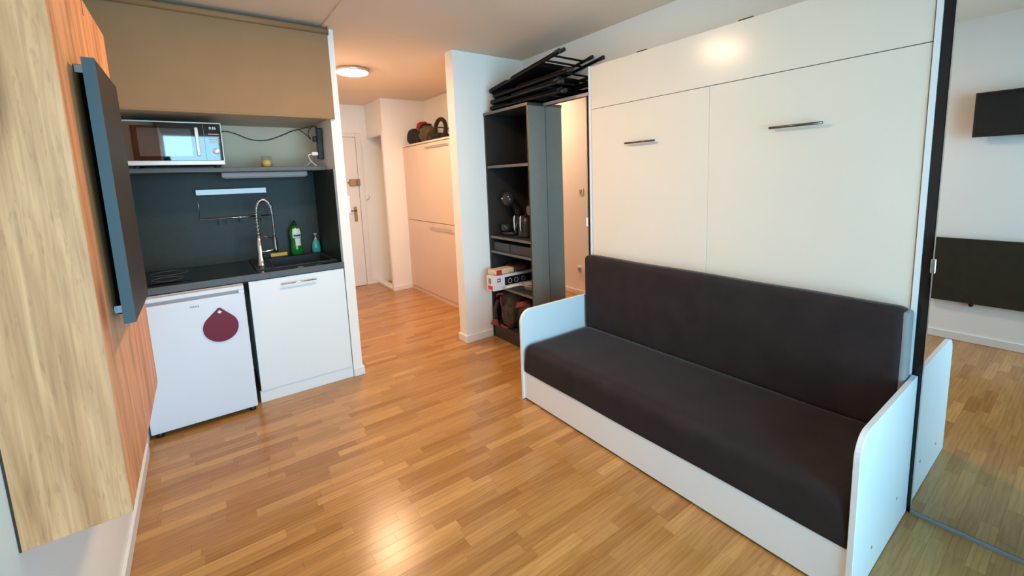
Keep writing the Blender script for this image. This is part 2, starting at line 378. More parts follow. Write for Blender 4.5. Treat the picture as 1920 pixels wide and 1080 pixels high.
while y < 6.42:
    x = -0.05 - rf.random() * 0.45
    while x < 3.1:
        L = rf.choice(LENS)
        cx, cy = x + L / 2, y + SW / 2
        ps = [project(a, b, 0) for a, b in ((x, y), (x + L, y), (x + L, y + SW), (x, y + SW))]
        area = 0
        if all(ps):
            area = abs(sum(ps[i][0] * ps[(i + 1) % 4][1] - ps[(i + 1) % 4][0] * ps[i][1] for i in range(4))) / 2
            mxu = max(p[0] for p in ps); mnu = min(p[0] for p in ps); mnv = min(p[1] for p in ps)
            if mxu < 20 or mnu > 1910 or mnv > 1075: area = 0
            if (cx > 2.1 and 0.36 < cy < 2.3) or (cx > 2.66 and cy < 3.4) or (cx > 2.4 and 2.7 < cy < 3.4) or (cx < 1.25 and cy > 3.35) or cx < 0.0 or cx > 2.9: area = 0
        staves.append((area, x, y, L)); x += L
    y += SW; row += 1
staves.sort(key=lambda s: -s[0])
for a, x, y, L in staves[:298]:
    o = bpy.data.objects.new('plank', SM[L]); COL.objects.link(o); o.parent = fl; o.location = Vector((x, y, 0)) - ORG['floor']
bmR = BM()
for a, x, y, L in staves[298:]:
    t = stave_mesh(L); bmesh.ops.translate(t, verts=t.verts[:], vec=(x, y, 0)); me = bpy.data.meshes.new('t'); t.to_mesh(me); t.free(); bmR.from_mesh(me); bpy.data.meshes.remove(me)
o = obj('planks_remaining', bmR, OAK, fl); o['kind'] = 'stuff'

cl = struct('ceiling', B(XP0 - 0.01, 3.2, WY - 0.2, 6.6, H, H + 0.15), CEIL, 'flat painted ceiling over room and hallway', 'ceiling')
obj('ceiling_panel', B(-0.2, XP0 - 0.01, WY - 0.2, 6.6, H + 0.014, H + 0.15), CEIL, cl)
struct('wall_left', B(-0.15, 0, WY - 0.2, 4.2, -0.1, H + 0.1), WALL, 'white painted wall carrying the oak cabinet and television', 'wall')
struct('wall_kitchen', B(-0.1, XP0, KB, KB + 0.12, -0.1, H + 0.1), mat('lamp_warmed_wall_paint', (0.96, 0.70, 0.49), 0.7, var=0.012, scale=2), 'white back wall of the kitchenette niche', 'wall')  # white wall, warm lamp light put into its colour as cream
pw = struct('wall_partition', B(XP0, XP1, KY - 0.005, HD + 0.05, -0.1, H + 0.1), WALL, 'thin white partition wall between kitchenette and hallway', 'wall')
struct('wall_right', B(XR, XR + 0.2, WY - 0.2, SY0, -0.1, H + 0.1), WALL, 'white long wall behind the fold-down bed unit', 'wall')
struct('wall_stub', B(SX, 3.2, SY0, SY1, -0.1, H + 0.1), WALL, 'short white wall end beside the dark shelving unit', 'wall')
struct('wall_hall_right', B(XHR, XHR + 0.2, SY1, HE, -0.1, H + 0.1), WALL, 'hallway wall above and behind the white bunk cabinet', 'wall')
bm = BM(); box(bm, XO, 3.2, HE, HE + 0.07, -0.1, H + 0.1); box(bm, XO, XO + 0.07, HE + 0.07, HD, 2.10, H + 0.1)
struct('wall_hall_return', bm, WALL, 'white hallway wall with a narrow doorless opening', 'wall')
struct('wall_hall_closet', B(3.0, 3.2, HE + 0.07, HD, -0.1, H + 0.1), WALL, 'white inner wall seen through the narrow hallway opening', 'wall')
struct('wall_hall_back', B(1.2, 3.2, HD, HD + 0.15, -0.1, H + 0.1), WALL, 'white wall around the entrance door', 'wall')
# window wall
bm = BM(); box(bm, -0.15, 3.2, WY - 0.2, WY, -0.1, WZ0); box(bm, -0.15, 3.2, WY - 0.2, WY, WZ1, H + 0.1); box(bm, WX1, 3.2, WY - 0.2, WY, WZ0, WZ1); box(bm, -0.15, WX0, WY - 0.2, WY, WZ0, WZ1)
struct('wall_window', bm, WALL, 'white wall around the wide balcony window', 'wall')
wi = bpy.data.objects.new('window_1', None); COL.objects.link(wi); wi.location = ((WX0 + WX1) / 2, WY - 0.1, WZ0); ORG['window_1'] = Vector(wi.location)
wi['kind'] = 'structure'; wi['label'] = 'wide white framed balcony window'; wi['category'] = 'window'
bm = BM(); yw0, yw1 = WY - 0.12, WY - 0.06
box(bm, WX0, WX1, yw0, yw1, WZ0, WZ0 + 0.05); box(bm, WX0, WX1, yw0, yw1, WZ1 - 0.05, WZ1)
xs = [WX0, WX0 + 0.82, WX0 + 1.64, WX1]
for i, xx in enumerate(xs): box(bm, xx - (0 if i == 0 else 0.035 if i < 3 else 0.05), xx + (0.05 if i == 0 else 0.035 if i < 3 else 0), yw0, yw1, WZ0 + 0.05, WZ1 - 0.05)
obj('window_frame', bm, TRIM, wi)
for i in range(3): obj('pane', B(xs[i] + 0.02, xs[i + 1] - 0.02, WY - 0.095, WY - 0.088, WZ0 + 0.03, WZ1 - 0.03), WGLASS, wi)

def board(name, bm, label):
    return struct(name, bm, TRIM, label, 'baseboard')
bz = 0.068
board('baseboard_left', B(0, 0.014, WY, KY - 0.25, 0, bz, 0.004), 'white baseboard along the oak cabinet wall')
bm = BM(); box(bm, XP0 + 0.002, XP1 + 0.013, KY - 0.018, KY - 0.005, 0, bz, 0.004); box(bm, XP1, XP1 + 0.013, KY - 0.005, HD, 0, bz, 0.004)
board('baseboard_partition', bm, 'white baseboard around the partition wall end')
bm = BM(); box(bm, SX - 0.013, 2.488, SY0 - 0.013, SY0, 0, bz, 0.004); box(bm, SX - 0.013, SX, SY0, SY1 + 0.013, 0, bz, 0.004)
board('baseboard_stub', bm, 'white baseboard around the short wall end')
bm = BM(); box(bm, XO - 0.012, 2.655, HE - 0.012, HE, 0, 0.06, 0.003); box(bm, 2.30, XO, HD - 0.012, HD, 0, 0.06, 0.003)
board('baseboard_hall', bm, 'white baseboard along the hallway return wall')
struct('trim_1', B(XO - 0.012, XO + 0.08, HE + 0.0, HD - 0.01, 0, 0.035, 0.004), TRIM, 'raised white threshold of the narrow hallway opening', 'threshold')
bm = BM(); box(bm, XO - 0.012, XO + 0.001, HE + 0.0, HE + 0.045, 0.035, 2.13); box(bm, XO - 0.012, XO + 0.001, HE + 0.045, HD, 2.09, 2.13)
struct('trim_2', bm, TRIM, 'white casing around the narrow hallway opening', 'casing')
tag(obj('door_mat', B(XO + 0.14, XO + 0.42, HE + 0.09, HE + 0.3, 0.0, 0.03, 0.008), SOIL), 'dark red mat lying inside the narrow hallway opening', 'mat')

# entrance door
d1 = bpy.data.objects.new('door_1', None); COL.objects.link(d1); d1.location = (1.8, HD, 0); ORG['door_1'] = Vector(d1.location)
d1['kind'] = 'structure'; d1['label'] = 'white entrance door with brass lock at hallway end'; d1['category'] = 'door'
lf = obj('door_leaf', B(1.38, 2.235, HD - 0.022, HD, 0.006, 2.105, 0.004), TRIM, d1)
bm = BM(); box(bm, 2.24, 2.315, HD - 0.03, HD, 0, 2.16, 0.004); box(bm, 1.30, 2.24, HD - 0.03, HD, 2.11, 2.16, 0.004); box(bm, 1.30, 1.375, HD - 0.03, HD, 0, 2.11, 0.004)
obj('door_frame', bm, TRIM, d1)
dl = obj('lock_case', B(2.105, 2.195, HD - 0.06, HD - 0.022, 1.435, 1.53, 0.008), BRASS, d1)
bm = BM(); lathe(bm, [(0.012, 0), (0.014, 0.02), (0.014, 0.035)], (2.085, HD - 0.04, 1.485), 12, axis='x')
obj('lock_knob', bm, BRASS, dl)
obj('lock_keeper', B(2.205, 2.25, HD - 0.06, HD - 0.03, 1.435, 1.53, 0.008), BRASS, d1)
hp = obj('handle_plate', B(2.140, 2.182, HD - 0.034, HD - 0.022, 0.935, 1.145, 0.006), BRASS, d1)
bm = BM(); tube(bm, [(2.161, HD - 0.034, 1.09), (2.161, HD - 0.075, 1.09), (2.15, HD - 0.08, 1.09), (2.075, HD - 0.08, 1.09)], 0.009, 10)
obj('lever', bm, GUNMETAL, hp)
bm = BM(); lathe(bm, [(0.036, HD - 0.002), (0.036, HD - 0.016), (0.028, HD - 0.02), (0.016, HD - 0.03), (0.001, HD - 0.031)], (2.345, 0, 1.265), 20, axis='y')
tag(obj('light_switch', bm, TRIM), 'round white switch on the wall beside the entrance door', 'switch')

# intercom and socket on hall side of the partition
ic = thing('intercom', 'white intercom handset near the partition end in hallway', 'intercom', (XP1, 3.43, 1.24))
obj('base_plate', B(XP1, XP1 + 0.014, 3.39, 3.47, 1.235, 1.39, 0.004), TRIM, ic)
obj('handset', B(XP1 + 0.014, XP1 + 0.042, 3.405, 3.45, 1.245, 1.378, 0.008, 2), TRIM, ic)
sw = thing('rocker_switch', 'small square light switch on hall side of the partition', 'switch', (XP1, 3.72, 1.24))
obj('plate', B(XP1, XP1 + 0.010, 3.68, 3.76, 1.24, 1.32, 0.003), TRIM, sw)
obj('rocker', B(XP1 + 0.010, XP1 + 0.015, 3.70, 3.74, 1.258, 1.302, 0.002), GREYP, sw)
sk = thing('wall_socket', 'white wall socket low on hall side of the partition', 'socket', (XP1, 3.757, 0.29))
obj('plate', B(XP1, XP1 + 0.012, 3.715, 3.80, 0.285, 0.37, 0.004), TRIM, sk)
bm = BM(); lathe(bm, [(0.024, 0.012), (0.028, 0.02), (0.022, 0.02), (0.02, 0.013)], (XP1, 3.757, 0.328), 20, axis='x')
obj('recess', bm, GREYP, sk)

# ceiling lamps
def ceiling_lamp(x, y, label):
    t = thing('ceiling_lamp', label, 'lamp', (x, y, H - 0.05), 'round flush ceiling lamps')
    bm = BM(); lathe(bm, [(0.10, H), (0.148, H), (0.152, H - 0.006), (0.152, H - 0.030), (0.146, H - 0.034), (0.139, H - 0.030)], (x, y, 0), 48)
    obj('rim', bm, STEEL, t)
    bm = BM(); lathe(bm, [(0.139, H - 0.028), (0.139, H - 0.036), (0.125, H - 0.042), (0.09, H - 0.046), (0.03, H - 0.048), (0.002, H - 0.048)], (x, y, 0), 48)
    obj('diffuser', bm, LAMPM, t)
ceiling_lamp(1.695, 4.36, 'lit round flush lamp on the hallway ceiling')
ceiling_lamp(1.16, 2.07, 'lit round flush lamp on the main room ceiling')

# ------------------------------------------------------------------ kitchenette
o = tag(obj('backsplash', B(0.002, 1.192, KB - 0.012, KB - 0.001, 0.90, 1.583), DARK), 'dark grey laminate splashback behind the sink and hob', 'splashback')
sp = thing('niche_side_panel', 'dark grey side panel lining the niche beside the sink', 'panel', (1.198, KY, 0.9))
obj('panel', B(1.192, XP0, KY + 0.012, KB - 0.012, 0.90, 1.583), DARK, sp)
obj('edge_strip', B(1.192, XP0, KY, KY + 0.012, 0.90, 1.583), GREYD, sp)
wt = thing('worktop', 'black worktop with dark grey edge above fridge and cabinet', 'worktop', (0.6, 3.6, 0.86))
SBX0, SBX1, SBY0, SBY1 = 0.765, 1.165, 3.46, 3.88
bm = BM()
box(bm, 0.002, SBX0, KY - 0.003, KB - 0.012, 0.86, 0.90); box(bm, SBX1, 1.192, KY - 0.003, KB - 0.012, 0.86, 0.90)
box(bm, SBX0, SBX1, KY - 0.003, SBY0, 0.86, 0.90); box(bm, SBX0, SBX1, SBY1, KB - 0.012, 0.86, 0.90)
obj('slab', bm, WORKTOP, wt)
obj('front_edge', B(0.002, XP0 - 0.001, KY - 0.012, KY - 0.003, 0.858, 0.9005, 0.0015), WEDGE, wt)
sn = thing('kitchen_sink', 'black composite inset sink in the worktop', 'sink', (0.965, 3.67, 0.72))
t_ = 0.01
bm = BM()
box(bm, SBX0, SBX1, SBY0, SBY0 + t_, 0.72, 0.902); box(bm, SBX0, SBX1, SBY1 - t_, SBY1, 0.72, 0.902); box(bm, SBX0, SBX0 + t_, SBY0 + t_, SBY1 - t_, 0.72, 0.902); box(bm, SBX1 - t_, SBX1, SBY0 + t_, SBY1 - t_, 0.72, 0.902); box(bm, SBX0, SBX1, SBY0, SBY1, 0.715, 0.72)
obj('bowl', bm, SINKM, sn)
bm = BM(); rx0, rx1, ry0, ry1 = SBX0 - 0.11, SBX1 + 0.022, SBY0 - 0.03, SBY1 + 0.09
box(bm, rx0, SBX0, ry0, ry1, 0.9005, 0.908, 0.002); box(bm, SBX1, rx1, ry0, ry1, 0.9005, 0.908, 0.002); box(bm, SBX0, SBX1, ry0, SBY0, 0.9005, 0.908, 0.002); box(bm, SBX0, SBX1, SBY1, ry1, 0.9005, 0.908, 0.002)
obj('rim', bm, SINKM, sn)
bm = BM(); lathe(bm, [(0.035, 0.72), (0.035, 0.723), (0.028, 0.7235), (0.026, 0.7215)], (0.965, 3.67, 0), 20)
obj('drain', bm, CHROME, sn)
# hob
hb = thing('ceramic_hob', 'black glass two-zone hob set into the worktop', 'hob', (0.17, 3.68, 0.9))
obj('glass', B(0.03, 0.318, 3.42, 3.94, 0.9005, 0.906, 0.002), GLOSSBLK, hb)
for cy, r in ((3.55, 0.08), (3.80, 0.10)):
    bm = BM(); tube(bm, [(0.175 + r * math.cos(a), cy + r * math.sin(a), 0.9062) for a in [2 * PI * k / 40 for k in range(40)]], 0.001, 4, closed=True)
    obj('cooking_zone', bm, GREYD, hb)
# faucet
fc = thing('kitchen_faucet', 'chrome spring-neck faucet standing beside the black sink', 'faucet', (0.709, 3.6, 0.908))
fx, fy = 0.709, 3.60
bm = BM(); lathe(bm, [(0.028, 0.908), (0.028, 0.914), (0.023, 0.918), (0.021, 0.955), (0.0175, 1.0), (0.0175, 1.07), (0.015, 1.075), (0.0145, 1.14), (0.002, 1.14)], (fx, fy, 0), 20)
obj('body', bm, CHROME, fc)
arch = [(fx, fy, 1.12), (fx - 0.001, fy, 1.22), (fx + 0.002, fy, 1.30), (fx + 0.012, fy, 1.345), (fx + 0.032, fy + 0.002, 1.374), (fx + 0.055, fy + 0.004, 1.381), (fx + 0.078, fy + 0.006, 1.366), (fx + 0.094, fy + 0.008, 1.33), (fx + 0.100, fy + 0.009, 1.27), (fx + 0.101, fy + 0.01, 1.20), (fx + 0.100, fy + 0.01, 1.11)]
def catmull(P, n=8):
    P = [Vector(p) for p in P]; out = []
    for i in range(len(P) - 1):
        a = P[max(0, i - 1)]; b = P[i]; c = P[i + 1]; d = P[min(len(P) - 1, i + 2)]
        for k in range(n):
            t = k / n; out.append(0.5 * ((2 * b) + (c - a) * t + (2 * a - 5 * b + 4 * c - d) * t * t + (3 * b - a - 3 * c + d) * t ** 3))
    out.append(P[-1]); return out
ap = catmull(arch, 8)
bm = BM(); tube(bm, ap, 0.007, 10); obj('hose', bm, GUNMETAL, fc)
hel = []; turns = 34; NS = turns * 9
for i in range(NS + 1):
    f = i / NS * 0.80 * (len(ap) - 1); k = int(f); t = f - k; p = ap[k].lerp(ap[min(k + 1, len(ap) - 1)], t)
    tg = (ap[min(k + 1, len(ap) - 1)] - ap[k]).normalized(); s = tg.cross(Vector((0, 1, 0))).normalized(); q = tg.cross(s); a = 2 * PI * i / 9
    hel.append(p + (s * math.cos(a) + q * math.sin(a)) * 0.0125)
bm = BM(); tube(bm, hel, 0.003, 5); obj('spring', bm, CHROME, fc)
bm = BM(); lathe(bm, [(0.008, 1.115), (0.012, 1.11), (0.0145, 1.08), (0.0145, 1.03), (0.0165, 1.01), (0.0165, 0.995), (0.002, 0.995)], (fx + 0.100, fy + 0.01, 0), 16); obj('spray_head', bm, GUNMETAL, fc)
bm = BM(); tube(bm, [(fx, fy, 1.125), (fx + 0.1, fy + 0.01, 1.095)], 0.0045, 8); obj('holder_arm', bm, GUNMETAL, fc)
bm = BM(); tube(bm, [(fx + 0.01, fy - 0.005, 1.005), (fx + 0.03, fy - 0.01, 1.007), (fx + 0.095, fy - 0.02, 1.017)], 0.010, 10, radii=[0.011, 0.010, 0.008]); obj('lever', bm, CHROME, fc)
# sink cabinet
sc = thing('sink_cabinet', 'white base cabinet with chrome bar handle under the sink', 'cabinet', (0.89, 3.6, 0))
obj('body', B(0.600, 1.200, KY + 0.02, KB - 0.02, 0.08, 0.715), WHITE, sc)
dr = obj('door', B(0.594, 1.199, KY - 0.003, KY + 0.018, 0.083, 0.852, 0.0015), WHITE, sc)
bm = BM(); tube(bm, [(0.78, KY - 0.028, 0.807), (1.005, KY - 0.028, 0.807)], 0.005, 10)
for hx in (0.80, 0.985): tube(bm, [(hx, KY - 0.028, 0.807), (hx, KY - 0.003, 0.807)], 0.004, 8)
obj('handle', bm, CHROME, dr)
obj('plinth', B(0.586, 1.201, KY + 0.004, KY + 0.02, 0.0, 0.081), WHITE, sc)
# fridge
fr = thing('small_fridge', 'white undercounter fridge with a long recessed top handle', 'fridge', (0.29, 3.5, 0))
obj('body', B(0.014, 0.562, 3.30, 3.84, 0.025, 0.852, 0.003), ENAMEL, fr)
FY = 3.235
bm = BM(); box(bm, 0.012, 0.560, FY, 3.292, 0.030, 0.805, 0.006, 2)
door = obj('door', bm, ENAMEL, fr)
bm = BM(); box(bm, 0.012, 0.560, FY, 3.292, 0.826, 0.852, 0.004, 2); box(bm, 0.012, 0.03, FY + 0.004, 3.292, 0.805, 0.826); box(bm, 0.53, 0.560, FY, 3.292, 0.805, 0.826)
obj('door_top', bm, ENAMEL, fr)
obj('handle_recess', B(0.03, 0.53, FY + 0.022, 3.29, 0.805, 0.826), GREYP, door)
bm = BM()
for i in range(6): box(bm, 0.276 + i * 0.008, 0.281 + i * 0.008, FY - 0.0006, FY + 0.001, 0.760, 0.769)
obj('badge', bm, GREYD, door)
for xx in (0.05, 0.53):
    for yy in (3.27, 3.78):
        bm = BM(); lathe(bm, [(0.018, 0.0), (0.018, 0.012), (0.012, 0.03)], (xx, yy, 0), 12); obj('foot', bm, BLACK, fr)
obj('kick_recess', B(0.02, 0.556, 3.32, 3.34, 0.003, 0.03), SHADOWBLK, fr)
# trivet
pts = []
tx, tz, tr = 0.4165, 0.609, 0.0925
for i in range(33):
    a = math.radians(40) + (2 * PI - math.radians(100)) * 0 + i / 32 * math.radians(-260)
    pts.append((tx + tr * math.cos(a), tz + tr * math.sin(a)))
pts.append((tx + 0.002 - 0.006, 0.733)); pts.append((tx + 0.002 + 0.006, 0.733))
tv = thing('trivet', 'burgundy drop-shaped silicone trivet hung on the fridge door', 'trivet', (tx, FY - 0.003, tz - tr))
bm = BM(); prism(bm, pts, FY - 0.0065, FY - 0.0015, 'y'); obj('pad', bm, RED, tv)
bm = BM(); box(bm, -0.0085, 0.0085, FY - 0.0075, FY - 0.0066, -0.0085, 0.0085); bmesh.ops.rotate(bm, verts=bm.verts[:], cent=(0, FY, 0), matrix=Matrix.Rotation(PI / 4, 3, 'Y')); bmesh.ops.translate(bm, verts=bm.verts[:], vec=(tx + 0.002, 0, 0.708))
obj('eyelet', bm, ENAMEL, tv)

# upper niche
uc = thing('upper_cabinet', 'white wall cabinet hidden behind the beige roller blind', 'cabinet', (0.6, 3.68, 1.943))
bm = BM(); box(bm, 0.002, XP0 - 0.002, KY + 0.005, KB - 0.001, 1.943, 1.962); box(bm, 0.002, 0.02, KY + 0.005, KB - 0.001, 1.962, 2.50); box(bm, 1.185, XP0 - 0.002, KY + 0.005, KB - 0.001, 1.962, 2.50); box(bm, 0.002, XP0 - 0.002, KY + 0.005, KB - 0.001, 2.50, 2.52)
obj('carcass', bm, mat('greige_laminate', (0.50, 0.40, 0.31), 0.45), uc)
obj('shelf', B(0.02, 1.185, KY + 0.02, KB - 0.001, 2.22, 2.238), WHITE, uc)
rb = thing('roller_blind', 'beige fabric roller blind drawn over the upper kitchen niche', 'blind', (0.62, 3.29, 1.933))
bm = BM(); box(bm, 0.003, 1.228, 3.296, 3.300, 1.94, 2.51); obj('fabric', bm, BLIND, rb)
obj('bottom_bar', B(0.003, 1.228, 3.293, 3.303, 1.930, 1.944, 0.003), BLIND, rb)
bm = BM(); lathe(bm, [(0.020, 0.003), (0.020, 1.226)], (0, 3.290, 2.520), 20, axis='x'); obj('roller', bm, BLIND, rb)
obj('end_bracket', B(1.226, 1.232, 3.262, 3.318, 2.494, H - 0.001), GREYP, rb)
# niche shelf
ws = tag(obj('wall_shelf', B(0.003, 1.204, 3.55, KB - 0.001, 1.583, 1.613, 0.002), WEDGE), 'dark grey shelf holding the microwave above the splashback', 'shelf')
ul = thing('under_shelf_light', 'slim light grey light bar fixed under the shelf', 'light bar', (0.81, 3.72, 1.54))
obj('housing', B(0.54, 1.09, 3.70, 3.74, 1.546, 1.5825, 0.004), GREYP, ul)
obj('diffuser', B(0.555, 1.075, 3.705, 3.735, 1.540, 1.546, 0.002), GREYP, ul)
# microwave
mw = thing('microwave_oven', 'silver framed black microwave standing on the niche shelf', 'microwave', (0.31, 3.7, 1.613))
MX0, MX1, MF, MZ0, MZ1 = 0.068, 0.560, 3.50, 1.628, 1.900
SILVER = mat('silver_paint', (0.62, 0.60, 0.58), 0.35, 0.3, var=0.02)
obj('body', B(MX0 + 0.004, MX1 - 0.004, MF + 0.02, MF + 0.37, MZ0 + 0.004, MZ1 - 0.002, 0.008, 2), SILVER, mw)
bm = BM(); box(bm, MX0, MX1, MF, MF + 0.022, MZ0, MZ0 + 0.030, 0.004, 2); box(bm, MX0, MX1, MF, MF + 0.022, MZ1 - 0.010, MZ1, 0.003, 2); box(bm, MX0, MX0 + 0.007, MF, MF + 0.022, MZ0, MZ1, 0.002); box(bm, MX1 - 0.007, MX1, MF, MF + 0.022, MZ0, MZ1, 0.002)
obj('front_frame', bm, SILVER, mw)
MWG = mat('microwave_black_glass', (0.006, 0.006, 0.007), 0.03, var=0.05, ior=1.85)
md = obj('door', B(MX0 + 0.007, 0.462, MF - 0.002, MF + 0.018, MZ0 + 0.030, MZ1 - 0.010), MWG, mw)
obj('door_window', B(0.135, 0.395, MF - 0.003, MF + 0.0, 1.685, 1.855), mat('tinted_door_glass', (0.06, 0.065, 0.065), 0.03, var=0.1, ior=2.05), md)
obj('handle', B(0.415, 0.435, MF - 0.022, MF - 0.002, 1.685, 1.865, 0.004, 2), SILVER, md)
pn = obj('control_panel', B(0.464, MX1 - 0.007, MF - 0.002, MF + 0.018, MZ0 + 0.030, MZ1 - 0.010), MWG, mw)
text('display', '0:35', 0.022, (0.512, MF - 0.003, 1.862), ROT_FRONT, LCD, pn)
for i, zz in enumerate((1.822, 1.804, 1.788, 1.772)):
    obj('key_row', B(0.486, 0.544, MF - 0.0035, MF - 0.002, zz, zz + 0.006), GREYP, pn)
bm = BM(); lathe(bm, [(0.019, MF - 0.002), (0.019, MF - 0.016), (0.017, MF - 0.018), (0.001, MF - 0.018)], (0.520, 0, 1.716), 24, axis='y'); obj('dial', bm, SILVER, pn)
for xx in (0.11, 0.52):
    for yy in (MF + 0.05, MF + 0.33):
        bm = BM(); lathe(bm, [(0.016, 1.613), (0.016, 1.630)], (xx, yy, 0), 12); obj('foot', bm, BLACK, mw)
# cords, power strip, candle
cordp = catmull([(0.545, 3.86, 1.80), (0.585, 3.99, 1.893), (0.667, 3.998, 1.884), (0.767, 3.998, 1.841), (0.875, 3.998, 1.837), (0.992, 3.998, 1.88), (1.06, 3.98, 1.912), (1.13, 3.85, 1.925), (1.160, 3.70, 1.925), (1.168, 3.62, 1.915), (1.172, 3.59, 1.865)], 6)
bm = BM(); tube(bm, cordp, 0.0036, 6)
tube(bm, catmull([(1.10, 3.92, 1.92), (1.13, 3.86, 1.885), (1.145, 3.80, 1.85), (1.15, 3.76, 1.83), (1.14, 3.76, 1.855), (1.145, 3.80, 1.89), (1.16, 3.72, 1.92), (1.172, 3.63, 1.90)], 6), 0.003, 6)
obj('power_cord', bm, BLACK, mw)
ps = thing('power_strip', 'black power strip mounted upright on the niche side wall', 'power strip', (1.19, 3.62, 1.67))
bm = BM(); box(bm, 1.163, 1.203, -0.026, 0.026, 0, 0.235, 0.006, 2); bmesh.ops.rotate(bm, verts=bm.verts[:], cent=(1.19, 0, 0), matrix=Matrix.Rotation(math.radians(6), 3, 'X')); bmesh.ops.translate(bm, verts=bm.verts[:], vec=(0, 3.635, 1.668)); obj('body', bm, mat('brown_black_plastic', (0.022, 0.014, 0.010), 0.4), ps)
obj('plug', B(1.135, 1.164, 3.60, 3.645, 1.80, 1.84, 0.008, 2), BLACK, ps)
wp = thing('white_plug', 'white plug with curled cable below the power strip', 'plug', (1.14, 3.63, 1.69))
obj('body', B(1.118, 1.163, 3.61, 3.645, 1.695, 1.722, 0.006, 2), TRIM, wp)
bm = BM(); tube(bm, catmull([(1.12, 3.63, 1.705), (1.098, 3.63, 1.70), (1.105, 3.64, 1.67), (1.13, 3.65, 1.64), (1.155, 3.66, 1.619), (1.15, 3.68, 1.619), (1.12, 3.67, 1.65), (1.10, 3.69, 1.63), (1.08, 3.72, 1.619)], 5), 0.0035, 6); obj('cable', bm, TRIM, wp)
cj = thing('candle_jar', 'small glass jar candle with yellow wax on the niche shelf', 'candle', (0.825, 3.72, 1.613))
bm = BM(); lathe(bm, [(0.030, 1.6135), (0.036, 1.620), (0.037, 1.66), (0.034, 1.682), (0.034, 1.694)], (0.825, 3.72, 0), 24); obj('glass', bm, JARGLASS, cj)
bm = BM(); lathe(bm, [(0.033, 1.6195), (0.0342, 1.64), (0.0335, 1.665), (0.002, 1.664)], (0.825, 3.72, 0), 20); obj('wax', bm, WAX, cj)
# wall rack over the worktop
rk = thing('utensil_rack', 'steel rack with white ledge and hook rail on the splashback', 'rack', (0.6, KB - 0.03, 1.2))
bm = BM(); box(bm, 0.381, 0.826, KB - 0.075, KB - 0.012, 1.462, 1.466); box(bm, 0.381, 0.826, KB - 0.078, KB - 0.074, 1.428, 1.466); obj('ledge', bm, mat('white_rack_metal', (0.95, 0.95, 0.93), 0.2, var=0.01), rk)
for xx in (0.386, 0.822):
    bm = BM(); tube(bm, [(xx, KB - 0.072, 1.43), (xx, KB - 0.05, 1.248)], 0.0018, 6); obj('side_wire', bm, STEEL, rk)
bm = BM(); tube(bm, [(0.378, KB - 0.05, 1.247), (0.84, KB - 0.05, 1.247)], 0.0048, 8); obj('rail', bm, CHROME, rk)
for xx in (0.492, 0.543, 0.628, 0.768):
    bm = BM(); tube(bm, catmull([(xx, KB - 0.045, 1.252), (xx, KB - 0.056, 1.254), (xx, KB - 0.057, 1.235), (xx, KB - 0.05, 1.212), (xx, KB - 0.062, 1.204), (xx, KB - 0.07, 1.218)], 4), 0.002, 6); obj('hook', bm, GUNMETAL, rk)
# bottles
gb = thing('dish_soap_bottle', 'green washing-up liquid bottle standing behind the sink', 'bottle', (1.0, 3.935, 0.908))
gp = [(0.030, 0.908), (0.040, 0.914), (0.043, 0.93), (0.041, 0.97), (0.037, 1.01), (0.041, 1.06), (0.043, 1.09), (0.036, 1.125), (0.020, 1.145), (0.012, 1.152)]
bm = BM(); lathe(bm, gp, (1.0, 3.935, 0), 28, 1.08, 0.72); obj('body', bm, GREENL, gb)
bm = BM(); lathe(bm, [(0.013, 1.150), (0.014, 1.152), (0.0135, 1.168), (0.008, 1.172), (0.0065, 1.19), (0.001, 1.191)], (1.0, 3.935, 0), 16); obj('cap', bm, BLACK, gb)
def label_patch(c, prof, a0, a1, sx, sy, n=10, off=0.0006):
    bm = BM(); R_ = []
    for r, z in prof:
        R_.append([bm.verts.new((c[0] + (r + off) * sx * math.cos(math.radians(a0 + (a1 - a0) * k / n)), c[1] + (r + off) * sy * math.sin(math.radians(a0 + (a1 - a0) * k / n)), z)) for k in range(n + 1)])
    for A, C in zip(R_, R_[1:]):
        for k in range(n):
            f = bm.faces.new((A[k], A[k + 1], C[k + 1], C[k])); f.smooth = True
    return bm
lb = obj('label', label_patch((1.0, 3.935), [(0.0415, 1.05), (0.043, 1.075), (0.043, 1.09), (0.036, 1.125)], 235, 315, 1.08, 0.72, off=0.001), LABELW, gb)
obj('label_emblem', label_patch((1.0, 3.935), [(0.0405, 1.053), (0.043, 1.075)], 245, 312, 1.08, 0.72, off=0.0018), BLUEP, lb)
obj('label_lower', label_patch((1.0, 3.935), [(0.0395, 0.985), (0.037, 1.01), (0.0395, 1.045)], 255, 312, 1.08, 0.72, off=0.0012), LABELW, gb)
sb = thing('hand_soap_bottle', 'small teal hand soap pump bottle in the niche corner', 'bottle', (1.15, 3.955, 0.908))
bm = BM(); lathe(bm, [(0.030, 0.908), (0.035, 0.914), (0.034, 0.95), (0.029, 0.985), (0.022, 1.005), (0.011, 1.015)], (1.15, 3.955, 0), 24, 1, 0.7); obj('body', bm, TEAL, sb)
bm = BM(); lathe(bm, [(0.0115, 1.013), (0.0115, 1.026), (0.005, 1.03), (0.0045, 1.055), (0.011, 1.058), (0.011, 1.066), (0.002, 1.068)], (1.15, 3.955, 0), 14); tube(bm, [(1.15, 3.955, 1.062), (1.15, 3.925, 1.060)], 0.004, 8); obj('pump', bm, mat('translucent_grey', (0.55, 0.62, 0.64), 0.3), sb)
sg = thing('sponge', 'yellow sponge lying behind the sink beside the faucet', 'sponge', (0.87, 3.945, 0.908))
obj('foam', B(0.805, 0.925, 3.92, 3.968, 0.914, 0.940, 0.005, 2), SPONGE, sg); obj('scourer', B(0.805, 0.925, 3.92, 3.968, 0.908, 0.914, 0.002), mat('green_scourer', (0.05, 0.10, 0.03), 0.9), sg)

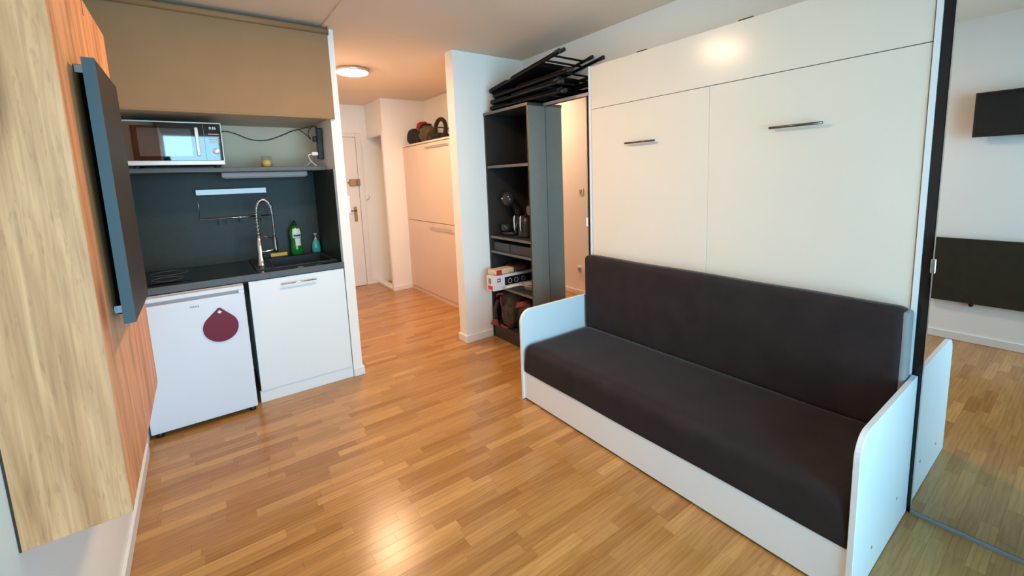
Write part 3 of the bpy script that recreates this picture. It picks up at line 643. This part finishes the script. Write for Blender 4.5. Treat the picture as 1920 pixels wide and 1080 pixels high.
# ------------------------------------------------------------------ oak cabinet on the near wall
CX, CY0, CY1, CZ0, CZ1 = 0.180, 1.262, 2.125, 0.732, 2.022
oc = thing('wall_mounted_cabinet', 'rustic oak wall cabinet with a narrow dark hinged flap', 'cabinet', (0.09, 1.7, CZ0))
bm = BM(); box(bm, 0.002, CX - 0.019, CY0 + 0.017, CY1, CZ0, CZ1, 0.001); obj('carcass', bm, WOOD, oc)
obj('side_panel', B(0.002, CX, CY0, CY0 + 0.0165, CZ0, CZ1, 0.0012), WOOD, oc)
fd = obj('front_door', B(CX - 0.0175, CX - 0.0005, CY0 + 0.0185, CY1, CZ0, CZ1, 0.0014), WOOD, oc)
obj('door_joint', B(CX - 0.0001, CX + 0.0004, 1.7285, 1.7315, 1.97, CZ1 - 0.001), SHADOWBLK, fd)
obj('wall_gap_shade', B(0.0005, 0.004, CY0 - 0.0015, CY0 + 0.01, CZ0 + 0.001, CZ1 - 0.001), mat('wall_gap_shade_brown', (0.05, 0.02, 0.012), 0.7), oc)  # dark strip painting the shadow gap between cabinet and wall
fp = obj('flap', B(0.2005, 0.2235, 1.400, 1.757, 1.150, 1.786, 0.001), mat('dark_flap_laminate', (0.022, 0.021, 0.019), 0.5, var=0.06, scale=20, spec=0.25), oc)
obj('edge_band', B(0.2003, 0.2237, 1.3975, 1.4005, 1.1495, 1.7865), mat('daylit_edge_tint', (0.060, 0.085, 0.095), 0.45, spec=0.3), fp)  # window-side edge of the flap, daylight painted on as blue-grey
for zz in (1.18, 1.768): obj('hinge', B(CX, 0.2005, 1.44, 1.45, zz - 0.010, zz + 0.010, 0.001), GUNMETAL, fp)
obj('gap_shade', B(CX, 0.2005, 1.50, 1.75, 1.155, 1.78), mat('gap_shade_black', (0.004, 0.004, 0.004), 0.95, spec=0.05), fp)  # black filler standing for the shade in the gap behind the flap

# ------------------------------------------------------------------ things on the near wall seen in the mirror
tvs = thing('television', 'small black flat television on a bracket above the table flap', 'television', (0.06, 0.33, 1.66))
obj('panel', B(0.055, 0.085, 0.05, 0.628, 1.655, 1.988, 0.004, 2), BLACK, tvs)
obj('screen', B(0.0845, 0.0862, 0.065, 0.613, 1.672, 1.975), GLOSSBLK, tvs)
obj('bracket', B(0.001, 0.055, 0.26, 0.42, 1.74, 1.90, 0.003), BLACK, tvs)
bm = BM(); tube(bm, catmull([(0.05, 0.36, 1.66), (0.03, 0.33, 1.645), (0.03, 0.29, 1.65), (0.05, 0.27, 1.66)], 5), 0.003, 6); obj('cable', bm, BLACK, tvs)
ft = thing('folding_wall_table', 'dark board of the folded table hanging on the white wall', 'table', (0.03, 0.3, 0.33))
obj('table_board', B(0.022, 0.048, -0.30, 0.80, 0.333, 0.858, 0.003), DARKWOOD, ft)
obj('wall_rail', B(0.001, 0.022, -0.20, 0.70, 0.80, 0.85), DARKWOOD, ft)
obj('support_bracket', B(0.001, 0.022, 0.50, 0.56, 0.33, 0.80), BLACK, ft)
bm = BM(); lathe(bm, [(0.014, 0.001), (0.014, 0.03), (0.010, 0.034), (0.001, 0.034)], (0, 0.545, 0.318), 14, axis='x'); obj('catch', bm, BLACK, ft)

# ------------------------------------------------------------------ fold-down bed unit, mirrors
XM = 2.663
BY0, BY1, BT = 0.380, 2.205, 2.216
bd = thing('murphy_bed', 'glossy white fold-down wall bed cabinet behind the grey sofa', 'wall bed', (2.8, 1.29, 0))
bm = BM(); box(bm, XM - 0.004, XR - 0.004, BY0, BY0 + 0.019, 0, BT + 0.004); obj('side_panel', bm, WHITE, bd)
bm = BM(); box(bm, XM - 0.004, XR - 0.004, BY1 - 0.019, BY1, 0, BT + 0.004); obj('side_panel', bm, WHITE, bd)
obj('top_panel', B(XM + 0.02, XR - 0.004, BY0 + 0.019, BY1 - 0.019, BT - 0.02, BT), WHITE, bd)
obj('back_panel', B(XR - 0.014, XR - 0.004, BY0 + 0.019, BY1 - 0.019, 0.02, BT - 0.02), WHITE, bd)
yA, yB, yC = BY0 + 0.0225, 1.298, BY1 - 0.0215
obj('top_flap', B(XM, XM + 0.018, yA, yC, 1.930, BT, 0.0012), BEDW, bd)
h1 = obj('bed_front', B(XM, XM + 0.018, yA, yB - 0.0008, 0.06, 1.9265, 0.0012), BEDW, bd)
h2 = obj('bed_front', B(XM, XM + 0.018, yB + 0.0008, yC, 0.06, 1.9265, 0.0012), BEDW, bd)
for hh, y0, y1 in ((h1, 0.743, 0.971), (h2, 1.634, 1.863)):
    bm = BM(); tube(bm, [(XM - 0.026, y0, 1.669), (XM - 0.026, y1, 1.669)], 0.0062, 10)
    for q in (y0 + 0.03, y1 - 0.03): tube(bm, [(XM - 0.026, q, 1.669), (XM, q, 1.669)], 0.004, 8)
    obj('handle', bm, GUNMETAL, hh)
obj('gap_backing', B(XM + 0.02, XM + 0.03, BY0 + 0.019, BY1 - 0.019, 0.05, BT - 0.03), SHADOWBLK, bd)
for y0, y1 in ((1.718, 1.79), (1.08, 1.152)): obj('flap_hinge', B(XM + 0.001, XM + 0.03, y0, y1, BT, BT + 0.006), BLACK, bd)
obj('black_edge_strip', B(XM + 0.004, XM + 0.06, BY0 - 0.031, BY0 - 0.001, 0.0, H - 0.02), GLOSSBLK, bd)
# mirrored sliding wardrobe beside the camera
mr = thing('mirror_wardrobe', 'tall mirrored sliding wardrobe door beside the sofa arm', 'wardrobe', (2.8, -0.4, 0))
MY0, MY1 = -1.20, BY0 - 0.034
obj('mirror', B(XM, XM + 0.006, MY0, MY1 - 0.002, 0.018, H - 0.06), MIRROR, mr)
obj('backing', B(XM + 0.006, XM + 0.024, MY0, MY1 - 0.002, 0.018, H - 0.06), GREYD, mr)
obj('edge_profile', B(XM - 0.0015, XM + 0.012, MY1 - 0.0035, MY1, 0.018, H - 0.06), STEEL, mr)
obj('floor_track', B(XM - 0.006, XM + 0.05, MY0, MY1, 0.0, 0.017, 0.002), GREYD, mr)
obj('head_rail', B(XM - 0.01, XM + 0.05, MY0, MY1, H - 0.058, H - 0.002), TRIM, mr)
obj('catch', B(XM - 0.008, XM, MY1 - 0.010, MY1 + 0.004, 1.045, 1.10, 0.001), CHROME, mr)
obj('side_panel', B(XM + 0.03, XR, MY0, MY0 + 0.02, 0, H - 0.06), DARKSH, mr)

# ------------------------------------------------------------------ dark wardrobe with open shelves
SHX, SHY0, SHY1, SHT = 2.491, 2.689, 3.333, 2.045
wd = thing('shelf_wardrobe', 'dark grey open shelving unit with mirror door beside the bed', 'wardrobe', (2.72, 2.9, 0))
ep = obj('end_panel', B(SHX, XR, SHY0 + 0.004, SHY0 + 0.022, 0.0, SHT - 0.022, 0.001), DARKSH, wd)
obj('outer_face', B(SHX, XR, SHY0, SHY0 + 0.004, 0.0, SHT - 0.022), ENDP, ep)
obj('end_panel', B(SHX, XR, SHY1 - 0.018, SHY1, 0.0, SHT - 0.022, 0.001), DARKSH, wd)
obj('back_panel', B(XR - 0.012, XR - 0.001, SHY0 + 0.022, SHY1 - 0.018, 0.05, SHT - 0.022), DARKSH, wd)
obj('plinth', B(SHX + 0.006, SHX + 0.024, SHY0 + 0.022, SHY1 - 0.018, 0.0, 0.105), DARKSH, wd)
obj('shelf', B(SHX + 0.004, XR - 0.012, SHY0 + 0.022, SHY1 - 0.018, 0.105, 0.125), DARKSH, wd)
SHZ = (0.500, 0.822, 0.958, 1.585)
for z in SHZ:
    s_ = obj('shelf', B(SHX + 0.008, XR - 0.012, SHY0 + 0.022, SHY1 - 0.018, z - 0.022, z), DARKSH, wd)
    obj('edge_band', B(SHX + 0.006, SHX + 0.008, SHY0 + 0.022, SHY1 - 0.018, z - 0.022, z), EDGEB, s_)
bm = BM(); box(bm, SHX - 0.003, XR - 0.002, SHY0, SHY1, SHT - 0.022, SHT); box(bm, XM - 0.01, XR - 0.002, BY1 + 0.001, SHY0, SHT - 0.022, SHT)
tp = obj('top_board', bm, DARKSH, wd)
obj('edge_band', B(SHX - 0.005, SHX - 0.003, SHY0 - 0.0, SHY1, SHT - 0.022, SHT), EDGEB, tp)
bm = BM(); box(bm, XM - 0.016, XM - 0.0105, BY1 + 0.001, SHY0 - 0.001, SHT - 0.02, SHT + 0.002); obj('mirror_head_rail', bm, GREYP, wd)
md2 = obj('mirror_door', B(XM, XM + 0.005, BY1 + 0.032, SHY0 - 0.003, 0.02, SHT - 0.024), MIRROR, wd)
obj('edge_profile', B(XM - 0.004, XM + 0.01, BY1 + 0.020, BY1 + 0.031, 0.02, SHT - 0.024), STEEL, md2)
obj('edge_profile', B(XM - 0.001, XM + 0.01, SHY0 - 0.0025, SHY0 - 0.0003, 0.02, SHT - 0.024), SHADOWBLK, md2)
obj('pull_tab', B(XM - 0.016, XM - 0.004, BY1 + 0.018, BY1 + 0.034, 1.10, 1.165, 0.002), TRIM, md2)
obj('door_backing', B(XM + 0.006, XM + 0.02, BY1 + 0.004, SHY0 - 0.001, 0.02, SHT - 0.024), SHADOWBLK, wd)
obj('floor_track', B(XM - 0.004, XM + 0.03, BY1 + 0.002, SHY0 - 0.001, 0.0, 0.016), GREYD, wd)

# things on the shelves
def zt(i): return SHZ[i]
# two dark drawers boxes between shelves
for k, (y0, y1) in enumerate(((3.045, 3.312), (2.722, 3.035))):
    t = thing('storage_box', ['low dark grey storage box next to the shelf end wall', 'low dark grey storage box on the mirror side of the shelf'][k], 'box', (2.7, (y0 + y1) / 2, zt(1)), 'storage boxes on the narrow shelf')
    bm = BM(); box(bm, 2.515, 2.527, y0, y1, zt(1), zt(1) + 0.078, 0.002); box(bm, 2.86, 2.872, y0, y1, zt(1), zt(1) + 0.078); box(bm, 2.527, 2.86, y0, y0 + 0.012, zt(1), zt(1) + 0.078); box(bm, 2.527, 2.86, y1 - 0.012, y1, zt(1), zt(1) + 0.078); box(bm, 2.527, 2.86, y0 + 0.012, y1 - 0.012, zt(1), zt(1) + 0.01)
    obj('tray', bm, DARKSH, t)
    bm = BM(); box(bm, 2.54, 2.80, y0 + 0.03, y1 - 0.04, zt(1) + 0.0102, zt(1) + 0.07, 0.01, 2); obj('contents', bm, BLKF, t)
# coffee machine with round head
z0 = zt(2)
cm = thing('coffee_machine', 'black pod coffee machine with a round glossy head', 'coffee machine', (2.66, 3.2, z0))
bm = BM(); lathe(bm, [(0.085, z0), (0.09, z0 + 0.008), (0.088, z0 + 0.03), (0.07, z0 + 0.036)], (2.66, 3.21, 0), 28); obj('base', bm, BLACK, cm)
bm = BM(); tube(bm, catmull([(2.70, 3.21, z0 + 0.03), (2.74, 3.21, z0 + 0.12), (2.735, 3.21, z0 + 0.22), (2.68, 3.21, z0 + 0.31)], 6), 0.035, 12); obj('column', bm, BLACK, cm)
bm = BM(); r = bmesh.ops.create_uvsphere(bm, u_segments=24, v_segments=16, radius=0.072)
for v in bm.verts: v.co = Vector((2.635 + v.co.x * 0.8, 3.215 + v.co.y, z0 + 0.325 + v.co.z))
for f in bm.faces: f.smooth = True
hd = obj('head', bm, mat('dark_gloss_plastic', (0.03, 0.03, 0.032), 0.15), cm)
bm = BM(); lathe(bm, [(0.012, 2.575), (0.012, 2.57), (0.001, 2.569)], (0, 3.215, z0 + 0.332), 14, axis='x'); obj('button', bm, STEEL, hd)
bm = BM(); lathe(bm, [(0.035, z0 + 0.036), (0.043, z0 + 0.045), (0.046, z0 + 0.10), (0.043, z0 + 0.10), (0.038, z0 + 0.05), (0.002, z0 + 0.044)], (2.605, 3.22, 0), 20); obj('cup', bm, mat('smoked_plastic', (0.03, 0.032, 0.03), 0.2), cm)
# kettle
kt = thing('electric_kettle', 'black electric kettle with chrome handle bars on the shelf', 'kettle', (2.64, 2.99, z0))
bm = BM(); lathe(bm, [(0.075, z0), (0.078, z0 + 0.01), (0.074, z0 + 0.02), (0.07, z0 + 0.12), (0.056, z0 + 0.175), (0.04, z0 + 0.185), (0.012, z0 + 0.19), (0.012, z0 + 0.205), (0.002, z0 + 0.206)], (2.66, 2.98, 0), 28); obj('body', bm, BLACK, kt)
for yy in (3.045, 2.955):
    bm = BM(); tube(bm, catmull([(2.60, yy, z0 + 0.03), (2.58, yy, z0 + 0.06), (2.575, yy, z0 + 0.15), (2.585, yy, z0 + 0.185), (2.62, yy, z0 + 0.19)], 5), 0.006, 8); obj('chrome_bar', bm, CHROME, kt)
# toaster behind
ts = thing('toaster', 'dark grey toaster standing behind the kettle', 'toaster', (2.82, 3.0, z0))
obj('body', B(2.76, 2.90, 2.86, 3.12, z0 + 0.012, z0 + 0.26, 0.02, 3), GREYD, ts)
for yy in (2.90, 3.08): obj('foot', B(2.78, 2.88, yy - 0.012, yy + 0.012, z0, z0 + 0.014), BLACK, ts)
obj('slot', B(2.80, 2.82, 2.90, 3.08, z0 + 0.255, z0 + 0.262), SHADOWBLK, ts); obj('slot', B(2.85, 2.87, 2.90, 3.08, z0 + 0.255, z0 + 0.262), SHADOWBLK, ts)
# cutting board and utensils
bm = BM(); box(bm, 2.512, 2.80, 2.716, 2.731, z0, z0 + 0.335, 0.004, 2); tag(obj('cutting_board', bm, WOODBOARD), 'light wooden cutting board leaning on the shelf side panel', 'cutting board')
uj = thing('utensil_jar', 'dark jar holding upright steel utensils beside the cutting board', 'jar', (2.66, 2.83, z0))
bm = BM(); lathe(bm, [(0.042, z0), (0.045, z0 + 0.005), (0.045, z0 + 0.13), (0.041, z0 + 0.13), (0.041, z0 + 0.01), (0.002, z0 + 0.008)], (2.66, 2.83, 0), 20); obj('jar', bm, BLACK, uj)
for i, (dy, dx, L) in enumerate(((0.05, -0.02, 0.30), (0.02, -0.03, 0.31), (-0.02, 0.01, 0.29), (0.035, 0.03, 0.28))):
    bm = BM(); tube(bm, [(2.66, 2.83, z0 + 0.02), (2.66 + dx, 2.83 + dy, z0 + L)], 0.004, 6, radii=[0.003, 0.006]); obj('utensil', bm, STEEL, uj)
# top shelf: small device and steel rail
tsn = thing('small_jar', 'small dark jar on the topmost shelf near the side panel', 'jar', (2.62, 2.80, zt(3)))
bm = BM(); lathe(bm, [(0.03, zt(3)), (0.033, zt(3) + 0.004), (0.033, zt(3) + 0.07), (0.026, zt(3) + 0.078), (0.026, zt(3) + 0.09), (0.002, zt(3) + 0.091)], (2.62, 2.83, 0), 18); obj('body', bm, BLACK, tsn)
bm = BM(); lathe(bm, [(0.027, zt(3) + 0.09), (0.028, zt(3) + 0.105), (0.002, zt(3) + 0.106)], (2.62, 2.83, 0), 18); obj('lid', bm, GREYD, tsn)
tag(obj('steel_lid', lathe(BM(), [(0.09, zt(3) + 0.0), (0.093, zt(3) + 0.004), (0.06, zt(3) + 0.022), (0.012, zt(3) + 0.03), (0.012, zt(3) + 0.05), (0.002, zt(3) + 0.051)], (2.78, 2.86, 0), 24), STEEL), 'steel pan lid lying on the topmost shelf', 'lid')
# white carton
z0 = zt(0)
bx = thing('carton_box', 'long white carton with red logos sticking out of the shelf', 'box', (2.58, 3.14, z0))
q = B(2.36, 2.80, 3.080, 3.192, z0, z0 + 0.128, 0.001); obj('carton', q, PAPERW, bx)
obj('front_logo', B(2.395, 2.432, 3.0790, 3.0800, z0 + 0.072, z0 + 0.106), LOGO, bx)
bm = BM()
for i in range(3): box(bm, 2.400 + i * 0.009, 2.4065 + i * 0.009, 3.0785, 3.0790, z0 + 0.083, z0 + 0.095)
obj('logo_marks', bm, PAPERW, bx)
obj('product_picture', B(2.475, 2.79, 3.0790, 3.0800, z0 + 0.035, z0 + 0.108), BLACK, bx)
for xx in (2.53, 2.60, 2.68):
    bm = BM(); tube(bm, [(xx + 0.02 * math.cos(a), 3.0788, z0 + 0.068 + 0.02 * math.sin(a)) for a in [2 * PI * k / 20 for k in range(20)]], 0.003, 4, closed=True); obj('picture_ring', bm, GREYP, bx)
obj('end_picture', B(2.3590, 2.3600, 3.125, 3.165, z0 + 0.055, z0 + 0.105), GREYD, bx)
obj('end_logo', B(2.3590, 2.3600, 3.100, 3.175, z0 + 0.006, z0 + 0.04), LOGO, bx)
# packet on the carton
pk = thing('snack_packet', 'cream and red food packet lying on the white carton', 'packet', (2.46, 3.15, z0 + 0.128))
bm = cushion(2.385, 2.60, 3.095, 3.225, z0 + 0.1285, z0 + 0.178, 0.02, 10, 8, 4, 0.008, 3.0); obj('bag', bm, CREAMP, pk)
obj('print', B(2.40, 2.455, 3.090, 3.094, z0 + 0.135, z0 + 0.176), LOGO, pk)
pk2 = thing('dark_packet', 'brown printed packet lying behind the cream packet', 'packet', (2.68, 3.15, z0 + 0.128))
obj('bag', cushion(2.61, 2.77, 3.10, 3.26, z0 + 0.1285, z0 + 0.19, 0.02, 8, 8, 4, 0.01, 7.0), mat('brown_wrapper', (0.10, 0.04, 0.03), 0.35, var=0.5, scale=60), pk2)
obj('print', B(2.63, 2.72, 3.097, 3.099, z0 + 0.15, z0 + 0.17), REDF, pk2)
# frying pan
fp2 = thing('frying_pan', 'white frying pan with reddish inside lying on the shelf', 'pan', (2.65, 2.93, z0))
PANW = mat('white_pan_enamel', (0.74, 0.70, 0.64), 0.3)
bm = BM(); lathe(bm, [(0.085, z0), (0.093, z0 + 0.004), (0.108, z0 + 0.038), (0.112, z0 + 0.040), (0.111, z0 + 0.043), (0.106, z0 + 0.041), (0.088, z0 + 0.010), (0.002, z0 + 0.009)], (2.685, 2.915, 0), 36); obj('pan', bm, PANW, fp2)
bm = BM(); lathe(bm, [(0.086, z0 + 0.0105), (0.086, z0 + 0.0115), (0.002, z0 + 0.0115)], (2.685, 2.915, 0), 32); obj('coating', bm, mat('red_brown_coating', (0.11, 0.035, 0.035), 0.3), fp2)
bm = BM(); tube(bm, [(2.60, 2.965, z0 + 0.036), (2.56, 2.985, z0 + 0.040), (2.50, 3.005, z0 + 0.038), (2.435, 3.02, z0 + 0.03)], 0.011, 10, radii=[0.008, 0.009, 0.012, 0.010]); obj('handle', bm, PANW, fp2)
bm = BM(); blob(bm, (2.80, 3.0, z0 + 0.03), (0.05, 0.07, 0.03), 0.3, 9, 2, 3); tag(obj('dark_cloth', bm, BLKF), 'crumpled dark cloth at the back of the pan shelf', 'cloth')
# backpack and bag
z0 = 0.125
bk = thing('backpack', 'brown canvas backpack with red trim at the shelf bottom', 'backpack', (2.60, 3.16, z0))
bm = BM(); blob(bm, (2.665, 3.15, z0 + 0.165), (0.15, 0.125, 0.165), 0.22, 8, 4, 4, z0); obj('body', bm, BROWNF, bk)
bm = BM(); blob(bm, (2.545, 3.12, z0 + 0.11), (0.055, 0.085, 0.11), 0.3, 9, 8, 3, z0); obj('front_pocket', bm, BROWNF, bk)
bm = BM(); blob(bm, (2.60, 3.21, z0 + 0.25), (0.07, 0.07, 0.06), 0.25, 8, 12, 3); obj('lid_flap', bm, BROWNF, bk)
for pth in ([(2.53, 3.23, z0 + 0.27), (2.515, 3.215, z0 + 0.22), (2.51, 3.18, z0 + 0.15), (2.50, 3.16, z0 + 0.09)], [(2.52, 3.29, z0 + 0.26), (2.51, 3.25, z0 + 0.29), (2.53, 3.19, z0 + 0.30)], [(2.50, 3.20, z0 + 0.012), (2.485, 3.14, z0 + 0.010), (2.49, 3.08, z0 + 0.014)]):
    bm = BM(); tube(bm, catmull(pth, 5), 0.011, 8); obj('red_trim', bm, REDF, bk)
bm = BM(); prism(bm, [(3.21, z0 + 0.005), (3.335, z0 - 0.004), (3.29, z0 + 0.05), (3.23, z0 + 0.06)], 2.462, 2.482, 'x', 0.004); obj('strap_patch', bm, REDF, bk)
bm = BM(); tube(bm, catmull([(2.50, 3.24, z0 + 0.24), (2.475, 3.255, z0 + 0.16), (2.48, 3.265, z0 + 0.09), (2.49, 3.28, z0 + 0.03)], 5), 0.018, 8); obj('strap', bm, BROWNF, bk)
tb = thing('toiletry_bag', 'brown pouch with red flap leaning beside the backpack', 'bag', (2.62, 2.87, z0))
bm = BM(); blob(bm, (2.62, 2.88, z0 + 0.14), (0.11, 0.115, 0.14), 0.2, 7, 21, 4, z0); obj('body', bm, BROWNF, tb)
bm = BM(); prism(bm, [(2.86, z0 + 0.255), (2.985, z0 + 0.215), (2.95, z0 + 0.275), (2.88, z0 + 0.295)], 2.50, 2.60, 'x', 0.006); obj('flap', bm, REDF, tb)

# ------------------------------------------------------------------ folded chairs on top of the wardrobe
def chair_parts():
    # local: u (x) along the length, v (y) width, w (z) up; folded flat
    P = []
    hw = 0.20
    bm = BM(); tube(bm, catmull([(0.98, -hw, 0.006), (0.6, -hw, 0.006), (0.2, -hw, 0.006), (0.06, -hw, 0.006), (0.015, -hw + 0.05, 0.006), (0.0, 0, 0.006), (0.015, hw - 0.05, 0.006), (0.06, hw, 0.006), (0.2, hw, 0.006), (0.6, hw, 0.006), (0.98, hw, 0.006)], 4), 0.0115, 8)
    P.append(('back_frame', bm, TUBE))
    bm = BM(); g = hw - 0.03
    for s in (-1, 1): tube(bm, [(0.38, s * g, 0.030), (0.90, s * g, 0.034)], 0.0115, 8)
    for u in (0.50, 0.82): tube(bm, [(u, -g, 0.032), (u, g, 0.032)], 0.008, 8)
    P.append(('leg_frame', bm, TUBE))
    bm = BM(); tube(bm, [(0.78, -hw, 0.006), (0.78, hw, 0.006)], 0.008, 8); P.append(('crossbar', bm, TUBE))
    P.append(('seat', cushion(0.32, 0.68, -hw + 0.014, hw - 0.014, -0.002, 0.044, 0.014, 6, 6, 3, 0.001, 1.0), PADM))
    P.append(('backrest', cushion(0.02, 0.29, -hw - 0.004, hw + 0.004, -0.004, 0.034, 0.014, 5, 6, 3, 0.001, 2.0), PADM))
    for u, v, ww in ((0.98, -hw, 0.006), (0.98, hw, 0.006), (0.90, -g, 0.034), (0.90, g, 0.034)):
        bm = BM(); tube(bm, [(u - 0.035, v, ww), (u + 0.012, v, ww)], 0.0145, 8); P.append(('foot_cap', bm, BLACK))
    return P
CH = None
tops = SHT + 0.012
# (y of back end, z there, y of foot end, z there, tilt twist, flip)
CHS = [((3.290, tops + 0.008), (2.285, tops + 0.006), 1.0, False, 'lowest of the folded black chairs, flat on the wardrobe'),
       ((3.265, tops + 0.056), (2.262, tops + 0.060), -1.6, False, 'second folded black chair up in the pile on the wardrobe'),
       ((3.235, tops + 0.102), (2.245, tops + 0.135), 1.8, False, 'third folded black chair up, just under the topmost one'),
       ((3.285, tops + 0.148), (2.320, tops + 0.278), 0.8, False, 'topmost folded black chair, its feet tilted up at the ceiling')]
for i, (a, b, tw, flip, lab) in enumerate(CHS):
    t = thing('folding_chair', lab, 'chair', (2.715, a[0], a[1]), 'folded chairs on the wardrobe')
    if CH is None:
        CH = []
        for nme, bm, mm in chair_parts():
            me = bpy.data.meshes.new(nme); bm.normal_update(); bm.to_mesh(me); bm.free(); me.materials.append(mm); CH.append((nme, me))
    d = Vector((0, b[0] - a[0], b[1] - a[1])); sc_ = 1.0
    ang = math.atan2(d.z, -d.y)
    ux = Vector((0, -math.cos(ang), math.sin(ang))); uy = Vector((1, 0, 0)); uz = ux.cross(uy)
    if uz.z < 0: uy = -uy; uz = ux.cross(uy)
    if flip: uy = -uy; uz = -uz
    M4 = Matrix((ux, uy, uz)).transposed()
    t.rotation_euler = (Matrix.Rotation(math.radians(tw), 3, 'Z') @ M4).to_euler()
    for nme, me in CH:
        o = bpy.data.objects.new(nme, me); COL.objects.link(o); o.parent = t

# ------------------------------------------------------------------ sofa in front of the bed
SF, SL, SR = 1.999, 2.186, 0.358
sf = thing('sofa', 'long charcoal fabric sofa with white panel arms and base', 'sofa', (2.3, 1.27, 0))
obj('front_panel', B(SF, SF + 0.019, SR + 0.019, SL, 0.012, 0.195, 0.001), WHITE, sf)
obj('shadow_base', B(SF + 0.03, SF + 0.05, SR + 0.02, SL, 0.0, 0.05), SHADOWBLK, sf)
def arm(y0, y1):
    r = 0.085; zt_ = 0.612; x0 = SF - 0.012; x1 = XM - 0.004
    poly = [(x0, 0.004), (x1, 0.004), (x1, zt_)]
    for k in range(9):
        a = PI / 2 + k / 8 * PI / 2; poly.append((x0 + r + r * math.cos(a), zt_ - r + r * math.sin(a)))
    bm = BM(); prism(bm, poly, y0, y1, 'y', 0.0015); return bm
a1 = obj('arm', arm(SL, SL + 0.020), WHITE, sf)
a2 = obj('arm', arm(SR, SR + 0.0195), WHITE, sf)
for xx, zz in ((2.185, 0.111), (2.485, 0.152)):
    bm = BM(); lathe(bm, [(0.0065, SR - 0.0012), (0.0065, SR + 0.001)], (xx, 0, zz), 14, axis='y'); obj('screw_cap', bm, GREYD, a2)
obj('seat_cushion', cushion(SF - 0.006, 2.60, SR + 0.021, SL - 0.001, 0.193, 0.384, 0.055, 22, 60, 10, 0.004, 0.0, 0.012), FABRIC, sf)
bc = obj('back_cushion', cushion(2.557, XM - 0.008, SR + 0.032, SL - 0.004, 0.365, 0.905, 0.032, 8, 60, 20, 0.004, 4.0), FABRIC, sf)
obj('lit_end', cushion(2.566, XM - 0.010, SR + 0.024, SR + 0.060, 0.40, 0.893, 0.016, 6, 4, 20, 0.001, 4.0), mat('window_lit_velour', (0.26, 0.25, 0.245), 0.85, var=0.08, scale=9, bump=0.2, bscale=500, sheen=0.3, spec=0.15), bc)  # cushion end coloured paler to stand for window light on the dark velour
obj('slat_base', B(SF + 0.02, 2.64, SR + 0.02, SL, 0.16, 0.192), DARKSH, sf)

# ------------------------------------------------------------------ hallway bunk cabinet and bags
HCX = 2.664
hc = thing('hall_cabinet', 'white folding bunk cabinet with two long fronts in hallway', 'cabinet', (2.83, 4.6, 0))
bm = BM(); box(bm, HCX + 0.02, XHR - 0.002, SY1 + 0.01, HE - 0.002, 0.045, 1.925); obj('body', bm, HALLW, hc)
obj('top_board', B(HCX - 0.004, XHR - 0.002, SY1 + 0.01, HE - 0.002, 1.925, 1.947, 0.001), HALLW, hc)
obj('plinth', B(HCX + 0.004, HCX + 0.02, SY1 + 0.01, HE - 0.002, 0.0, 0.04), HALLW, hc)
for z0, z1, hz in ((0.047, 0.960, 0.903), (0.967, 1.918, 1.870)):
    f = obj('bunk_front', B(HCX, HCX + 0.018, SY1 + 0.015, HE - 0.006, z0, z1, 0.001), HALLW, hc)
    bm = BM(); box(bm, HCX - 0.026, HCX - 0.018, 4.36, 4.95, hz - 0.006, hz + 0.006, 0.002); box(bm, HCX - 0.018, HCX, 4.40, 4.41, hz - 0.005, hz + 0.005); box(bm, HCX - 0.018, HCX, 4.90, 4.91, hz - 0.005, hz + 0.005); obj('handle', bm, STEEL, f)
obj('seam_backing', B(HCX + 0.0185, HCX + 0.0198, SY1 + 0.02, HE - 0.01, 0.03, 1.93), SHADOWBLK, hc)
z0 = 1.947
bm = BM(); blob(bm, (2.775, 5.46, z0 + 0.095), (0.095, 0.15, 0.105), 0.12, 5, 31, 4, z0); hl = thing('black_bag', 'rounded black bag at the far end of the hall cabinet', 'bag', (2.84, 5.44, z0)); obj('body', bm, BLKF, hl)
bm = BM(); lathe(bm, [(0.012, 2.686), (0.012, 2.678), (0.001, 2.677)], (0, 5.42, z0 + 0.09), 12, axis='x'); obj('stud', bm, STEEL, hl)
bm = BM(); blob(bm, (2.79, 5.285, z0 + 0.205), (0.06, 0.09, 0.07), 0.2, 8, 33, 3); tag(obj('red_hat', bm, REDKNIT), 'red knitted hat lying on top of the hall cabinet bags', 'hat')
bm = BM(); blob(bm, (2.775, 5.11, z0 + 0.10), (0.085, 0.13, 0.10), 0.2, 8, 35, 4, z0); pu = thing('olive_pouch', 'olive and black pouch in the middle of the hall cabinet bags', 'bag', (2.80, 5.10, z0)); obj('body', bm, OLIVE, pu)
bm = BM(); tube(bm, catmull([(2.70, 5.22, z0 + 0.02), (2.70, 5.19, z0 + 0.14), (2.75, 5.17, z0 + 0.22), (2.85, 5.15, z0 + 0.22)], 5), 0.014, 8); obj('strap', bm, BLKF, pu)
rg = thing('ring_bag', 'black hoop-shaped bag handle standing near the wall end', 'bag', (2.80, 4.78, z0))
ring = [(2.80 + 0.02 * math.sin(a), 4.80 + 0.135 * math.cos(a) + 0.03 * math.sin(a), z0 + 0.135 + 0.115 * math.sin(a)) for a in [2 * PI * k / 28 for k in range(28)]]
bm = BM(); tube(bm, ring, 0.024, 10, closed=True); obj('hoop', bm, BLKF, rg)
bm = BM(); tube(bm, [(2.80, 4.91, z0 + 0.16), (2.80, 4.80, z0 + 0.15), (2.80, 4.68, z0 + 0.13), (2.80, 4.56, z0 + 0.11)], 0.008, 8); obj('strap', bm, BLKF, rg)
bm = BM(); blob(bm, (2.82, 4.84, z0 + 0.045), (0.10, 0.095, 0.045), 0.2, 7, 41, 3, z0); obj('base', bm, BLKF, rg)
